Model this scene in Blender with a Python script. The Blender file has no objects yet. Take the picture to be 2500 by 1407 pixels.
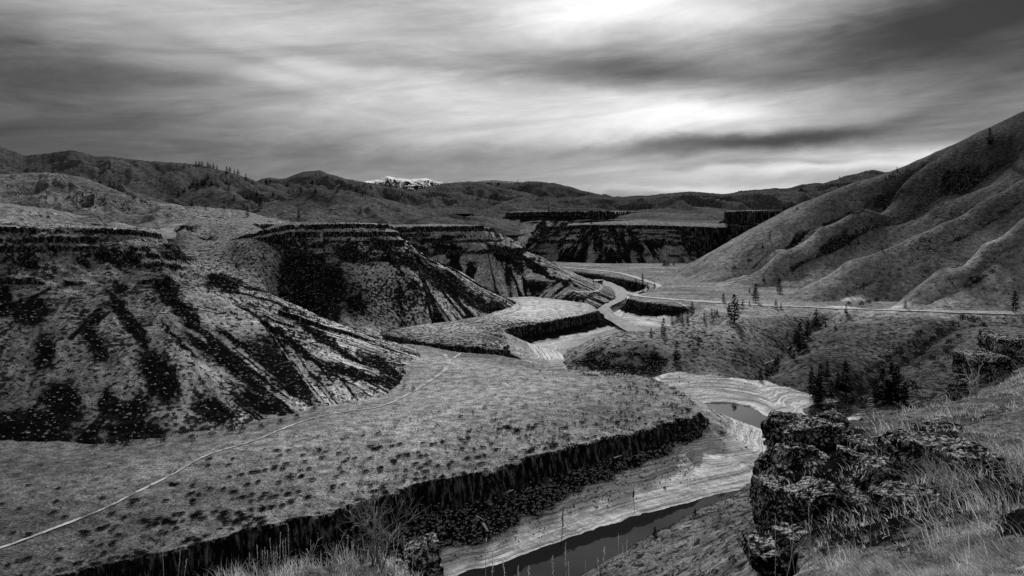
import bpy, math, random
import numpy as np
from mathutils import Vector

random.seed(7)
RNG = np.random.default_rng(11)
SC = bpy.context.scene
COL = SC.collection

# ------------------------------------------------------------------ camera frame
# The camera sits at the world origin, level, looking along +Y.  Distances in metres.
F, CX, HY = 1785.0, 1250.0, 520.0


def P(px, py, d):
    return (d * (px - CX) / F, d, d * (HY - py) / F)


def W(px, py, z):
    return P(px, py, z * F / (HY - py))


# ------------------------------------------------------------------ noise
def _h(ix, iy, seed):
    h = (ix.astype(np.int64) * 374761393 + iy.astype(np.int64) * 668265263 + seed * 982451653) & 0xFFFFFFFF
    h = ((h ^ (h >> 13)) * 1274126177) & 0xFFFFFFFF
    return (h ^ (h >> 16)) & 0xFFFFFFFF


def perlin(x, y, seed=0):
    x = np.asarray(x, float); y = np.asarray(y, float)
    x0 = np.floor(x); y0 = np.floor(y)
    fx = x - x0; fy = y - y0
    sx = fx * fx * fx * (fx * (fx * 6 - 15) + 10); sy = fy * fy * fy * (fy * (fy * 6 - 15) + 10)

    def g(dx, dy):
        a = _h(x0 + dx, y0 + dy, seed) * (2 * math.pi / 4294967296.0)
        return np.cos(a) * (fx - dx) + np.sin(a) * (fy - dy)
    n0 = g(0, 0) * (1 - sx) + g(1, 0) * sx
    n1 = g(0, 1) * (1 - sx) + g(1, 1) * sx
    return (n0 * (1 - sy) + n1 * sy) * 1.5


def fbm(x, y, octv=4, seed=0, gain=0.5):
    s = 0.0; a = 1.0; f = 1.0; t = 0.0
    for k in range(octv):
        s = s + a * perlin(np.asarray(x) * f + 17.3 * k, np.asarray(y) * f - 9.1 * k, seed + k)
        t += a; a *= gain; f *= 2.03
    return s / t


def ridged(x, y, octv=3, seed=0):
    s = 0.0; a = 1.0; f = 1.0; t = 0.0
    for k in range(octv):
        s = s + a * (1 - 2 * np.abs(perlin(np.asarray(x) * f + 5.7 * k, np.asarray(y) * f, seed + k)))
        t += a; a *= 0.5; f *= 2.1
    return s / t


def _h3(ix, iy, iz, seed):
    return _h(ix + 7919 * iz, iy - 104729 * iz, seed)


def noise3(p, seed=0):
    i = np.floor(p); f = p - i
    s = f * f * (3 - 2 * f)
    out = 0
    for dx in (0, 1):
        for dy in (0, 1):
            for dz in (0, 1):
                w = (s[:, 0] if dx else 1 - s[:, 0]) * (s[:, 1] if dy else 1 - s[:, 1]) * (s[:, 2] if dz else 1 - s[:, 2])
                out = out + w * (_h3(i[:, 0] + dx, i[:, 1] + dy, i[:, 2] + dz, seed) / 2147483648.0 - 1)
    return out


def sstep(a, b, x):
    t = np.clip((x - a) / (b - a), 0, 1)
    return t * t * (3 - 2 * t)


# ------------------------------------------------------------------ plan-view helpers
def polyd(X, Y, pts, attr=None, closed=True):
    """distance to a polyline, arc length of the nearest point, attribute there, inside flag"""
    pts = np.asarray([p[:2] for p in pts], float)
    n = len(pts)
    m = n if closed else n - 1
    best = np.full(X.shape, 1e18); arc = np.zeros(X.shape); at = np.zeros(X.shape)
    inside = np.zeros(X.shape, bool)
    acc = 0.0
    for i in range(m):
        a = pts[i]; b = pts[(i + 1) % n]
        e = b - a; L2 = e @ e; L = math.sqrt(L2)
        t = np.clip(((X - a[0]) * e[0] + (Y - a[1]) * e[1]) / L2, 0, 1)
        d = (X - a[0] - t * e[0]) ** 2 + (Y - a[1] - t * e[1]) ** 2
        k = d < best
        best = np.where(k, d, best)
        arc = np.where(k, acc + t * L, arc)
        if attr is not None:
            at = np.where(k, attr[i] + (attr[(i + 1) % n] - attr[i]) * t, at)
        if closed and a[1] != b[1]:
            c = ((a[1] > Y) != (b[1] > Y)) & (X < (b[0] - a[0]) * (Y - a[1]) / (b[1] - a[1]) + a[0])
            inside ^= c
        acc += L
    return np.sqrt(best), arc, at, inside


def smooth_poly(pts, k=6, closed=False):
    pts = np.asarray(pts, float); n = len(pts); out = []
    for i in range(n if closed else n - 1):
        p1 = pts[i]; p2 = pts[(i + 1) % n]
        p0 = pts[i - 1] if (i > 0 or closed) else p1
        p3 = pts[(i + 2) % n] if (i + 2 < n or closed) else p2
        for j in range(k):
            t = j / k
            out.append(0.5 * ((2 * p1) + (p2 - p0) * t + (2 * p0 - 5 * p1 + 4 * p2 - p3) * t * t + (3 * p1 - p0 - 3 * p2 + p3) * t ** 3))
    if not closed:
        out.append(pts[-1])
    return np.array(out)


class RBF:
    def __init__(self, pts, smooth=0.5, scale=50.0):
        p = np.asarray(pts, float)
        self.c = p[:, :2] / scale; self.s = scale
        n = len(p)
        A = np.zeros((n + 3, n + 3))
        A[:n, :n] = self.k(self.c[:, None, :] - self.c[None, :, :]) + np.eye(n) * smooth * 0.01
        A[:n, n] = 1; A[:n, n + 1:] = self.c
        A[n, :n] = 1; A[n + 1:, :n] = self.c.T
        b = np.zeros(n + 3); b[:n] = p[:, 2]
        self.w = np.linalg.solve(A, b)

    @staticmethod
    def k(v):
        r2 = (v ** 2).sum(-1)
        return 0.5 * r2 * np.log(r2 + 1e-9)

    def __call__(self, X, Y):
        sh = X.shape; X = X.ravel() / self.s; Y = Y.ravel() / self.s
        n = len(self.c); out = np.empty(X.shape)
        for i in range(0, len(X), 40000):
            x = X[i:i + 40000]; y = Y[i:i + 40000]
            v = np.stack([x[:, None] - self.c[None, :, 0], y[:, None] - self.c[None, :, 1]], -1)
            out[i:i + 40000] = self.k(v) @ self.w[:n] + self.w[n] + self.w[n + 1] * x + self.w[n + 2] * y
        return out.reshape(sh)


def pxy(X, Y, Z):
    return CX + F * X / Y, HY - F * Z / Y


def patch(px, py, lst, warp=1.0):
    """soft elliptical patches for ground cover and painted light or shade, listed where they lie"""
    m = np.zeros(px.shape)
    wx = px + warp * (26 * fbm(px / 34, py / 24, 5, 91, .6)); wy = py + warp * (20 * fbm(px / 30, py / 20, 5, 92, .6))
    for (cx, cy, rx, ry, ang, st) in lst:
        c, s = math.cos(math.radians(ang)), math.sin(math.radians(ang))
        dx, dy = wx - cx, wy - cy
        r = ((dx * c + dy * s) / rx) ** 2 + ((-dx * s + dy * c) / ry) ** 2
        m = np.maximum(m, st * np.clip(1.2 - .68 * np.sqrt(r), 0, 1))
    return m


# ------------------------------------------------------------------ terraces and river bed
ZT = -62.0
T1 = [W(x, y, ZT) for x, y in [(-420, 1560), (-200, 1490), (120, 1407), (300, 1365), (420, 1335), (600, 1290), (700, 1266), (800, 1245),
      (950, 1200), (1060, 1170), (1130, 1160), (1300, 1110), (1450, 1070), (1600, 1035), (1680, 1013), (1705, 1000), (1692, 976), (1650, 948),
      (1600, 925), (1540, 912), (1480, 907), (1390, 902), (1300, 884), (1220, 866), (1120, 858), (1030, 842)]] + \
     [P(800, 700, 370), P(-500, 700, 400), P(-900, 700, 250), P(-900, 700, 120)]
T1c = [1] * 13 + [1, 0.8, 0.35, .05, 0, 0, 0, 0, 0, .2, .3, .4, .6, 1, 1, 1, 1]
T1l = [0] * 10 + [0, .12, .35, .7, 1, 1] + [1] * 14
T1g = [1] * 16 + [1.0, 1.3, 1.7, 1.9, 1.8, 1.6, 1.5, 1.5, 1.5, 1.5, 1, 1, 1, 1]
T2 = [W(x, y, ZT) for x, y in [(985, 822), (1030, 833), (1130, 843), (1222, 850), (1240, 835), (1228, 806), (1240, 798), (1350, 780), (1462, 757), (1445, 744),
      (1430, 738), (1480, 712), (1482, 700)]] + [P(1430, 690, 700), P(900, 690, 700), P(700, 690, 450)]
T2c = [.4, .5, .6, .6, .2, .2, 1, 1, 1, .6, .3, .3, .4, 0, 0, 0]
T3 = [W(x, y, ZT) for x, y in [(1300, 648), (1380, 659), (1460, 668), (1525, 681), (1580, 694), (1604, 702), (1575, 712), (1545, 719), (1534, 727), (1580, 737),
      (1650, 746), (1700, 748), (1760, 750), (1900, 754), (2100, 760), (2500, 768), (2900, 775)]] + [P(2900, 600, 1000), P(2000, 600, 1300), P(1200, 600, 1300)]
T3c = [.3, .5, .6, .7, .8, .5, .7, 1, 1, .9, .5, .3, .1, 0, 0, 0, 0, 0, 0, 0]

CLIFF = ([-3, 0, 0.6, 2.0, 3.0, 8.5, 16.5, 28, 60], [0, 0, -0.8, -7.2, -8.0, -11.0, -14.6, -18, -20])
SLUMP = ([-3, 0, 1.5, 4, 8.5, 16.5, 28, 60], [0, -.2, -2.4, -6.4, -11.0, -14.6, -18, -20])
GENTLE = ([-3, 0, 5, 11, 14, 34, 44, 60], [0, -.2, -1.8, -5.4, -6.8, -14.3, -17.5, -20])
LOWCLIFF = ([-3, 0, .6, 2, 3, 22, 34, 60], [0, 0, -.8, -5.0, -5.7, -14.5, -18, -20])


def terrace(X, Y, poly, cl, rimh, seed, depth=1.0, gw=None, lowc=None):
    d, arc, c, ins = polyd(X, Y, poly, cl)
    s = np.where(ins, -d, d)
    if gw is not None:
        s = np.where(ins, s, s * polyd(X, Y, poly, gw)[2])
    slump = (1 - sstep(9, 15, s)) * sstep(.1, .42, fbm(arc / 22 + .02 * s, s / 40 + seed, 3, seed + 7)) * .85
    rough = fbm(arc / 30, s / 40, 2, seed + 3) * 2.6 + fbm(arc / 8, s / 14, 3, seed) * 2.6 + ridged(arc / 2.4, s / 9, 2, seed + 5) * 0.5
    s2 = s + rough * (1 - .8 * sstep(6, 14, s)) * sstep(-2, 1, s + 1) * np.clip(c * 1.2, .3, 1)
    zc = np.interp(s2, *CLIFF)
    if lowc is not None:
        zc = zc + (np.interp(s2, *LOWCLIFF) - zc) * polyd(X, Y, poly, lowc)[2]
    zc = zc + (np.interp(s2, *SLUMP) - zc) * slump; zg = np.interp(s2, *GENTLE)
    z = ZT + (zg + (zc - zg) * c) * depth
    z = z + rimh * sstep(0, 34, -s) * (1 - .75 * sstep(44, 80, -s)) - 0.5 * c * np.exp(-((s + 1.5) / 3) ** 2)
    return z, s2, arc, c * (1 - .001 * slump), ins


def valley(X, Y):
    bed = np.interp(Y, [0, 285, 330, 385, 600, 900, 2000], [-79.5, -79.0, -77.0, -72.9, -71.6, -70.5, -66])
    bed = bed - 8 * sstep(1690, 1760, CX + F * X / Y) * sstep(325, 335, Y)
    bed = bed + 0.35 * fbm(X / 30, Y / 18, 3, 3)
    z1, s1, a1, c1, i1 = terrace(X, Y, T1, T1c, 2.6, 21, 1.0, T1g, T1l)
    z2, s2, a2, c2, i2 = terrace(X, Y, T2, T2c, 0.6, 31, .82)
    z3, s3, a3, c3, i3 = terrace(X, Y, T3, T3c, 0.6, 41, .85)
    z1 = channel(X, Y, z1)
    z = np.maximum(np.maximum(bed, z1), np.maximum(z2, z3))
    own = np.where(z == z1, 1, np.where(z == z2, 2, np.where(z == z3, 3, 0)))
    s = np.where(own == 1, s1, np.where(own == 2, s2, np.where(own == 3, s3, 50.0)))
    c = np.where(own == 1, c1, np.where(own == 2, c2, np.where(own == 3, c3, 0)))
    a = np.where(own == 1, a1, np.where(own == 2, a2, a3))
    z = z + 0.45 * fbm(X / 16, Y / 16, 4, 5) * (s < 0) + 0.22 * fbm(X / 2.6, Y / 2.6, 3, 6)
    # wave-cut steps on the drawn-down banks
    onbank = (s > 4) & (z < -68) & (z > -77)
    st = 0.55
    zq = z / st; zs = (np.floor(zq) + sstep(0.25, 0.75, zq - np.floor(zq))) * st
    z = np.where(onbank, 0.7 * z + 0.3 * zs, z)
    px, py = pxy(X, Y, z)
    talus = sstep(1.0, 2.0, s) * (1 - sstep(0, 3.5, s + 2.8 * fbm(a / 8, s / 6, 3, 8) - np.where(own == 1, np.interp(CX + F * X / Y, [1050, 1300, 1480, 1620, 1700], [9.5, 8.0, 5.0, 3.2, 3.0]), 7.5))) * sstep(.25, .6, c)
    face = sstep(0.3, 1.0, s) * (1 - sstep(3.0, 4.5, s)) * sstep(.2, .5, c)
    rock = np.maximum(np.maximum(talus * .95, face), 0)
    wc = sstep(.2, .75, c)
    bank = (sstep(-67.4, -68.8, z + .8 * fbm(X / 5, Y / 5, 3, 9)) * (1 - wc) + wc * sstep(3.5, 6, s) * (z < -66)) * (1 - talus)
    bank = np.where(own == 0, 0.75, bank)
    # lightness of the ground, some shade included
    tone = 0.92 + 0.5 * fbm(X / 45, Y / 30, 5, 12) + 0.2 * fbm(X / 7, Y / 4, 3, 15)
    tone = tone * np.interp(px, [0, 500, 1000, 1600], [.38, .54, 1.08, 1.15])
    tone = tone + 0.75 * patch(px, py, [(1320, 755, 120, 26, 3, 1), (1400, 770, 60, 12, -12, .8)], .3) * (own == 2)
    tone = tone + 0.4 * patch(px, py, [(1000, 800, 130, 9, 0, .8), (370, 1140, 40, 18, 0, .6)], .4)
    tone = tone - 0.3 * patch(px, py, [(640, 1122, 38, 12, -12, 1), (1150, 828, 90, 22, 5, .7)], .5)
    tone = tone * (1 - .34 * (own == 1) * sstep(30, 16, -s) * (s < 0) * sstep(850, 1150, px))  # shade of the camera-facing shoulder put into the tone
    tone = np.where(own == 3, tone * (.66 + .45 * fbm(X / 60, Y / 14, 4, 17)), tone)
    shrub = 0.02 + 0.3 * sstep(-16, -1, s) + .5 * (own == 2) * (1 - sstep(.3, .6, patch(px, py, [(1330, 755, 130, 28, 3, 1)], .3)))
    shrub = np.where(s > 0, .3, shrub) * (bank < .3)
    bank = bank * np.interp(px, [1000, 1250, 1500, 1860], [.72, .85, 1.0, 1.0])
    bank = bank * np.where(own == 0, .75, 1) + (own == 0) * (Y > 330) * .9 * patch(px, py, [(1590, 778, 75, 15, 12, 1), (1640, 790, 30, 14, 20, 1), (1330, 850, 60, 14, -10, .35)], .3)
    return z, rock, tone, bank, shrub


# ------------------------------------------------------------------ table-topped bluffs
def mesa(X, Y, rim, base, prof, seed, ztop, zbase, rough=1.0):
    dr, ar, zr, ir = polyd(X, Y, rim, ztop)
    db, ab, _, ib = polyd(X, Y, base)
    wob = (fbm(ab / 28, dr / 60, 3, seed) * 7 + fbm(X / 7, Y / 7, 3, seed + 3) * 2.0) * rough
    drw = np.where(ir, -dr, dr) + wob * sstep(0, 6, np.abs(dr)) + wob * .35
    t = np.where(ib, np.clip(drw, 0, None) / (np.clip(drw, 0, None) + db + 1e-6), 1 + db / 80)
    H = zr - zbase
    tt = np.clip(t, 0, 1)
    tw = np.where(tt < .3, np.clip(tt * (1 + .45 * fbm(ab / 26, ar / 40, 3, seed + 15)) + .012 * fbm(X / 6, Y / 6, 3, seed + 16), 0, 1), tt)
    hard = np.interp(tw, prof[0], prof[1]); kk = [i for i, v in enumerate(prof[0]) if v >= .2][0]
    soft = np.where(tw < prof[0][1], hard, np.interp(tw, [prof[0][1], prof[0][kk]] + list(prof[0][kk + 1:]), [prof[1][1], prof[1][kk]] + list(prof[1][kk + 1:])))
    keep = sstep(-.06, .25, fbm(ab / 34, tw * 9, 3, seed + 17))
    z = zr - H * (soft + (hard - soft) * keep)
    z = np.where(t > 1, zbase - (t - 1) * 30, z)
    inner = np.where(ir, dr, 0)
    # ribs and gullies that run down the slope
    rib = ridged(ab / 21 + 0.5 * fbm(X / 40, Y / 40, 2, seed + 9), tt * 0.9, 3, seed + 7)
    z = z + rib * 2.4 * np.sin(np.pi * np.clip((tt - .05) / .95, 0, 1)) * rough
    z = z + 0.7 * fbm(X / 9, Y / 9, 4, seed + 11) * sstep(-4, 6, drw)
    return z, tt, ab, drw, inner, rib, ar


B1R = [P(-600, 553, 270), P(-200, 553, 285), P(0, 553, 297), P(200, 555, 308), P(330, 560, 318), P(385, 570, 325), P(395, 572, 338), P(360, 560, 360), P(200, 556, 420), P(-600, 550, 520)]
B1Z = [p[2] for p in B1R]
B1B = [W(x, y, ZT) for x, y in [(-700, 1130), (-200, 1108), (0, 1102), (200, 1102), (400, 1092), (600, 1062), (720, 1028), (800, 1006), (920, 985), (995, 960), (1055, 912), (1072, 882), (1045, 855)]] + \
      [P(850, 0, 380), P(600, 0, 420), P(300, 0, 480), P(-700, 0, 620)]
B1P = ([0, .012, .05, .065, .10, .115, .2, .5, .8, 1], [0, .045, .07, .115, .14, .20, .29, .585, .85, 1.0])

B2R = [P(520, 600, 446), P(600, 573, 436), P(640, 562, 432), P(700, 549, 438), P(850, 546, 442), P(940, 547, 446), P(958, 552, 455), P(960, 556, 475), P(900, 550, 540), P(500, 545, 640), P(440, 590, 520)]
B2Z = [p[2] for p in B2R]
B2B = [P(480, 0, 390), P(600, 0, 372), P(760, 0, 352)] + [W(x, y, ZT) for x, y in [(870, 822), (1000, 797), (1100, 789), (1190, 772), (1240, 757), (1268, 744), (1255, 733)]] + \
      [P(1190, 0, 545), P(1050, 0, 600), P(500, 0, 760)]
B2P = ([0, .012, .06, .075, .13, .145, .21, .225, .5, .8, 1], [0, .05, .085, .14, .18, .25, .31, .34, .58, .85, 1.0])

B3R = [P(930, 556, 560), P(1000, 553, 572), P(1100, 552, 585), P(1180, 551, 600), P(1200, 556, 612), P(1200, 556, 650), P(1100, 553, 760), P(850, 550, 760)]
B3Z = [p[2] for p in B3R]
B3B = [P(850, 0, 490), P(1050, 0, 500)] + [W(x, y, ZT) for x, y in [(1200, 730), (1300, 728), (1400, 738), (1440, 739), (1485, 716), (1482, 704)]] + \
      [P(1400, 0, 760), P(1300, 0, 900), P(800, 0, 900)]
B3P = ([0, .015, .06, .075, .15, .165, .3, .315, .6, 1], [0, .08, .10, .17, .22, .27, .38, .44, .68, 1.0])


def bluff1(X, Y):
    z, t, ab, dr, inner, rib, ar = mesa(X, Y, B1R, B1B, B1P, 101, B1Z, ZT - .5)
    z = z + np.minimum(inner, 200) * 0.02
    px, py = pxy(X, Y, z)
    st = fbm(ab / 9 + .6 * fbm(X / 30, Y / 30, 2, 3), t * 2.2, 4, 111)
    fine = ridged(ab / 3.6, t * 1.1, 3, 117)
    low = sstep(.25, .7, t)
    bias = np.interp(px, [0, 300, 500, 700, 1000], [.30, .28, .10, .06, .02]) * low
    st = st + .45 * fbm(ab / 3.0 + .5 * fbm(X / 12, Y / 12, 2, 5), t * 2.6, 4, 113)
    rock = np.clip(.5 + 1.15 * (st + bias * 1.15 - .1 * (1 - low) - .43), 0, 1)
    rock = np.maximum(rock, np.clip(.5 + 1.1 * (fine + st * .5 - .66), 0, 1) * sstep(420, 620, px) * sstep(.08, .25, t))
    rock = np.maximum(rock, patch(px, py, [(547, 689, 42, 17, 5, 1.15), (412, 705, 34, 22, 45, 1.1), (75, 758, 50, 34, 0, 1), (5, 735, 22, 40, 0, 1), (162, 980, 62, 44, 15, 1.1), (295, 985, 66, 40, 10, 1.1), (390, 920, 75, 36, 60, 1),
                                          (60, 1050, 120, 50, 0, 1), (330, 1060, 90, 34, 0, .9), (285, 628, 62, 20, 12, 1), (435, 615, 26, 14, 50, 1), (290, 700, 22, 10, 30, 1), (70, 640, 26, 18, 40, .9), (200, 640, 22, 10, 30, .9), (100, 860, 40, 50, 0, .9), (230, 840, 60, 22, 60, .9),
                                          (315, 783, 88, 15, 55, 1.1), (442, 755, 90, 17, 47, 1.1), (567, 885, 100, 18, 45, 1.1), (435, 830, 60, 5, 47, 1.1), (602, 850, 78, 9, 34, 1.1), (715, 840, 112, 8, 38, 1.15), (807, 840, 102, 9, 32, 1.1), (880, 915, 100, 12, 15, 1.1),
                                          (940, 900, 64, 12, 33, 1.1), (1012, 911, 34, 5, 14, 1), (760, 800, 100, 4, 36, 1), (850, 860, 80, 4, 33, 1), (660, 800, 60, 4, 40, 1), (640, 985, 60, 24, 20, 1), (520, 1000, 60, 30, 30, .9), (720, 960, 60, 12, 25, .9)], .8))
    rock = rock * (1 - .95 * patch(px, py, [(215, 960, 22, 40, 0, 1), (300, 950, 25, 35, 0, 1), (60, 860, 30, 40, 0, .8), (180, 870, 25, 30, 10, .7)]))
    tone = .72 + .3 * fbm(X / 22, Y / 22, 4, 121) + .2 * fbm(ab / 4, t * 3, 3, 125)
    tone = tone * np.interp(px, [0, 350, 650, 900, 1050], [.62, .8, 1.6, 2.3, 1.9])  # right-facing nose lightened in the tone as if sunlit, left face darkened
    tone = np.where(inner > 0, .9, tone)
    bank = np.zeros(X.shape)
    shrub = .45 + .35 * sstep(-.1, .3, fbm(X / 18, Y / 18, 3, 131))
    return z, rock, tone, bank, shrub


def bluff2(X, Y):
    z, t, ab, dr, inner, rib, ar = mesa(X, Y, B2R, B2B, B2P, 201, B2Z, ZT - .5)
    z = z + np.minimum(inner, 200) * 0.02
    px, py = pxy(X, Y, z)
    fine = ridged(ab / 5.5, t * .9, 3, 217); st = fbm(ab / 14, t * 1.6, 4, 211)
    right = sstep(930, 1020, px + (py - 600) * .1)
    rock = np.clip(.5 + 1.1 * (fine + st * .7 - .60), 0, 1) * right * sstep(.1, .2, t)
    rock = np.maximum(rock, patch(px, py, [(780, 700, 75, 60, 0, 1), (760, 755, 70, 45, 20, 1), (700, 670, 40, 30, -15, .9), (745, 640, 55, 22, 0, 1), (860, 620, 50, 22, 15, .9), (820, 660, 26, 26, 0, .7),
                                          (1105, 700, 120, 23, 33, 1), (1190, 748, 70, 18, 25, 1), (1000, 640, 60, 14, 34, .9), (930, 600, 40, 20, 30, .8), (870, 740, 35, 40, 20, .7), (700, 735, 50, 30, 35, .9)]))
    tone = .78 + .3 * fbm(X / 26, Y / 26, 4, 221) + .18 * fbm(ab / 5, t * 4, 3, 225)
    tone = tone * np.interp(px, [500, 800, 950, 1100, 1250], [.85, 1.0, 1.7, 2.2, 1.9])  # sunlit look of the right nose brightened through the tone
    shrub = .5 + .3 * patch(px, py, [(950, 730, 110, 45, 10, 1), (640, 690, 80, 60, 0, 1)])
    return z, rock, tone, np.zeros(X.shape), shrub


def bluff3(X, Y):
    z, t, ab, dr, inner, rib, ar = mesa(X, Y, B3R, B3B, B3P, 301, B3Z, ZT - .5)
    z = z + np.minimum(inner, 200) * 0.02
    px, py = pxy(X, Y, z)
    fine = ridged(ab / 7, t * .9, 3, 317); st = fbm(ab / 16, t * 1.6, 4, 311)
    right = sstep(1140, 1230, px)
    rock = np.clip(.5 + 1.1 * (fine + st * .7 - .60), 0, 1) * right
    rock = np.maximum(rock, patch(px, py, [(1110, 645, 18, 45, 5, 1), (1150, 665, 10, 28, 5, 1), (1095, 605, 48, 8, 0, 1), (1050, 590, 40, 8, 10, .9), (1020, 610, 30, 12, 30, .9), (1085, 585, 20, 9, 0, .9),
                                          (1235, 630, 60, 14, 36, 1), (1300, 645, 80, 9, 30, 1), (1330, 668, 70, 9, 28, .9), (1380, 690, 40, 6, 25, .8), (1420, 725, 60, 8, -6, .7)]))
    tone = .75 + .28 * fbm(X / 30, Y / 30, 4, 321) + .15 * fbm(ab / 6, t * 4, 3, 325)
    tone = tone * np.interp(px, [950, 1150, 1300, 1480], [.85, 1.1, 1.5, 1.3])  # light on the right-hand slope painted into the tone
    return z, rock, tone, np.zeros(X.shape), np.full(X.shape, .4)


_dr = RBF([P(*p) for p in [(380, 500, 690), (470, 505, 690), (560, 512, 690), (650, 520, 690), (760, 535, 690), (380, 545, 560), (450, 548, 540), (520, 548, 520), (600, 548, 500), (700, 548, 520), (440, 580, 470), (500, 600, 440), (560, 592, 438), (610, 580, 430), (660, 590, 418),
    (470, 640, 405), (520, 650, 400), (570, 655, 402), (620, 640, 405), (680, 645, 404), (520, 690, 372), (560, 720, 360), (620, 740, 356), (700, 770, 350), (780, 800, 342), (640, 700, 380), (700, 710, 378), (430, 640, 385), (400, 660, 360), (480, 700, 350), (760, 740, 372), (760, 640, 410)]], .2)


def draw(X, Y):
    z = _dr(X, Y)
    px, py = pxy(X, Y, z)
    z = z + .8 * ridged((X + .5 * Y) / 30, Y / 70, 3, 231) + .6 * fbm(X / 9, Y / 9, 4, 233)
    z = z - .0011 * np.clip(px - 575, 0, None) ** 2 - .0016 * np.clip(470 - px, 0, None) ** 2
    tone = .75 + .3 * fbm(X / 24, Y / 24, 4, 235)
    rock = patch(px, py, [(510, 582, 26, 5, 5, .7), (440, 556, 46, 5, 0, .75)])
    return z, rock, tone, np.zeros(X.shape), np.full(X.shape, .6)


# ------------------------------------------------------------------ the far mesa
FMR = [P(1345, 553, 985), P(1420, 549, 975), P(1500, 549, 962), P(1600, 550, 960), P(1700, 553, 950), P(1772, 556, 940), P(1780, 552, 985), P(1850, 550, 1000), P(1880, 550, 1400), P(1300, 545, 1500), P(1320, 551, 1080)]
FMZ = [p[2] for p in FMR]
FMB = [P(1270, 0, 1010), P(1300, 0, 940)] + [W(x, y, ZT) for x, y in [(1345, 640), (1420, 643), (1500, 644), (1600, 643), (1700, 641), (1780, 636)]] + [P(1850, 0, 910), P(1950, 0, 1000), P(1950, 0, 1600), P(1200, 0, 1600), P(1230, 0, 1150)]
FMP = ([0, .015, .1, .13, .4, .45, .75, .8, 1], [0, .11, .17, .28, .44, .56, .76, .84, 1])
F2R = [P(1240, 519, 1240), P(1300, 517, 1240), P(1400, 516, 1230), P(1486, 515, 1220), P(1492, 517, 1270), P(1560, 515, 1500), P(1300, 515, 1700), P(1240, 518, 1330)]
F2B = [P(1165, 0, 1130), P(1240, 0, 1060), P(1330, 0, 1065), P(1420, 0, 1120), P(1500, 0, 1170), P(1515, 0, 1290), P(1600, 0, 1500), P(1300, 0, 1900), P(1150, 0, 1500)]
F3R = [P(1800, 516, 930), P(1860, 515, 935), P(1893, 516, 945), P(1893, 516, 1010), P(1850, 513, 1300), P(1770, 515, 1300), P(1775, 518, 980)]
F3B = [P(1755, 0, 925), P(1780, 0, 880), P(1900, 0, 870), P(1960, 0, 900), P(1990, 0, 1000), P(1900, 0, 1500), P(1700, 0, 1500), P(1745, 0, 1020)]


def farmesa(X, Y):
    z, t, ab, dr, inner, rib, ar = mesa(X, Y, FMR, FMB, FMP, 401, FMZ, ZT - 1, 1.6)
    z = z + np.minimum(inner, 400) * 0.035
    z2, t2, ab2, dr2, in2, _, ar2 = mesa(X, Y, F2R, F2B, ([0, .02, .08, .12, .3, 1], [0, .17, .2, .3, .45, 1]), 421, [p[2] for p in F2R], -42., 1.2)
    z3, t3, ab3, dr3, in3, _, ar3 = mesa(X, Y, F3R, F3B, ([0, .02, .2, .25, .5, .55, 1], [0, .25, .32, .5, .62, .75, 1]), 441, [p[2] for p in F3R], -60., 1.2)
    zz = np.maximum(np.maximum(z, z2 + 0.004 * in2), z3)
    own = np.where(zz == z, 0, np.where(zz == z3, 3, 2))
    px, py = pxy(X, Y, zz)
    st = fbm(ab / 16, t * 1.5, 4, 411) + .5 * fbm(ab / 5, t * 2.5, 3, 413)
    rock = np.clip(.5 + 1.5 * (st + .12 * sstep(.3, .6, t) + .04), 0, 1) * (inner <= 0) * (own == 0)
    rock = np.maximum(rock, (own == 3) * (in3 <= 0) * np.clip(.5 + 1.4 * fbm(ab3 / 12, t3 * 2, 4, 415), 0, 1))
    rock = np.maximum(rock, (own == 2) * (in2 <= 0) * (t2 < .22) * .8)
    rock = rock * (1 - patch(px, py, [(1640, 620, 22, 40, 30, .9), (1600, 570, 40, 16, 0, .8), (1330, 615, 40, 24, -20, .7)]))
    rock = np.maximum(rock, patch(px, py, [(1325, 555, 8, 32, -8, .8), (1350, 545, 14, 18, 10, .6), (1375, 550, 40, 8, -30, .7)]))
    tone = .55 + .2 * fbm(X / 60, Y / 60, 4, 431) + np.where((own == 0) & (inner > 0), .1, 0)
    return zz, rock, tone, np.zeros(X.shape), np.full(X.shape, .25)


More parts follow.
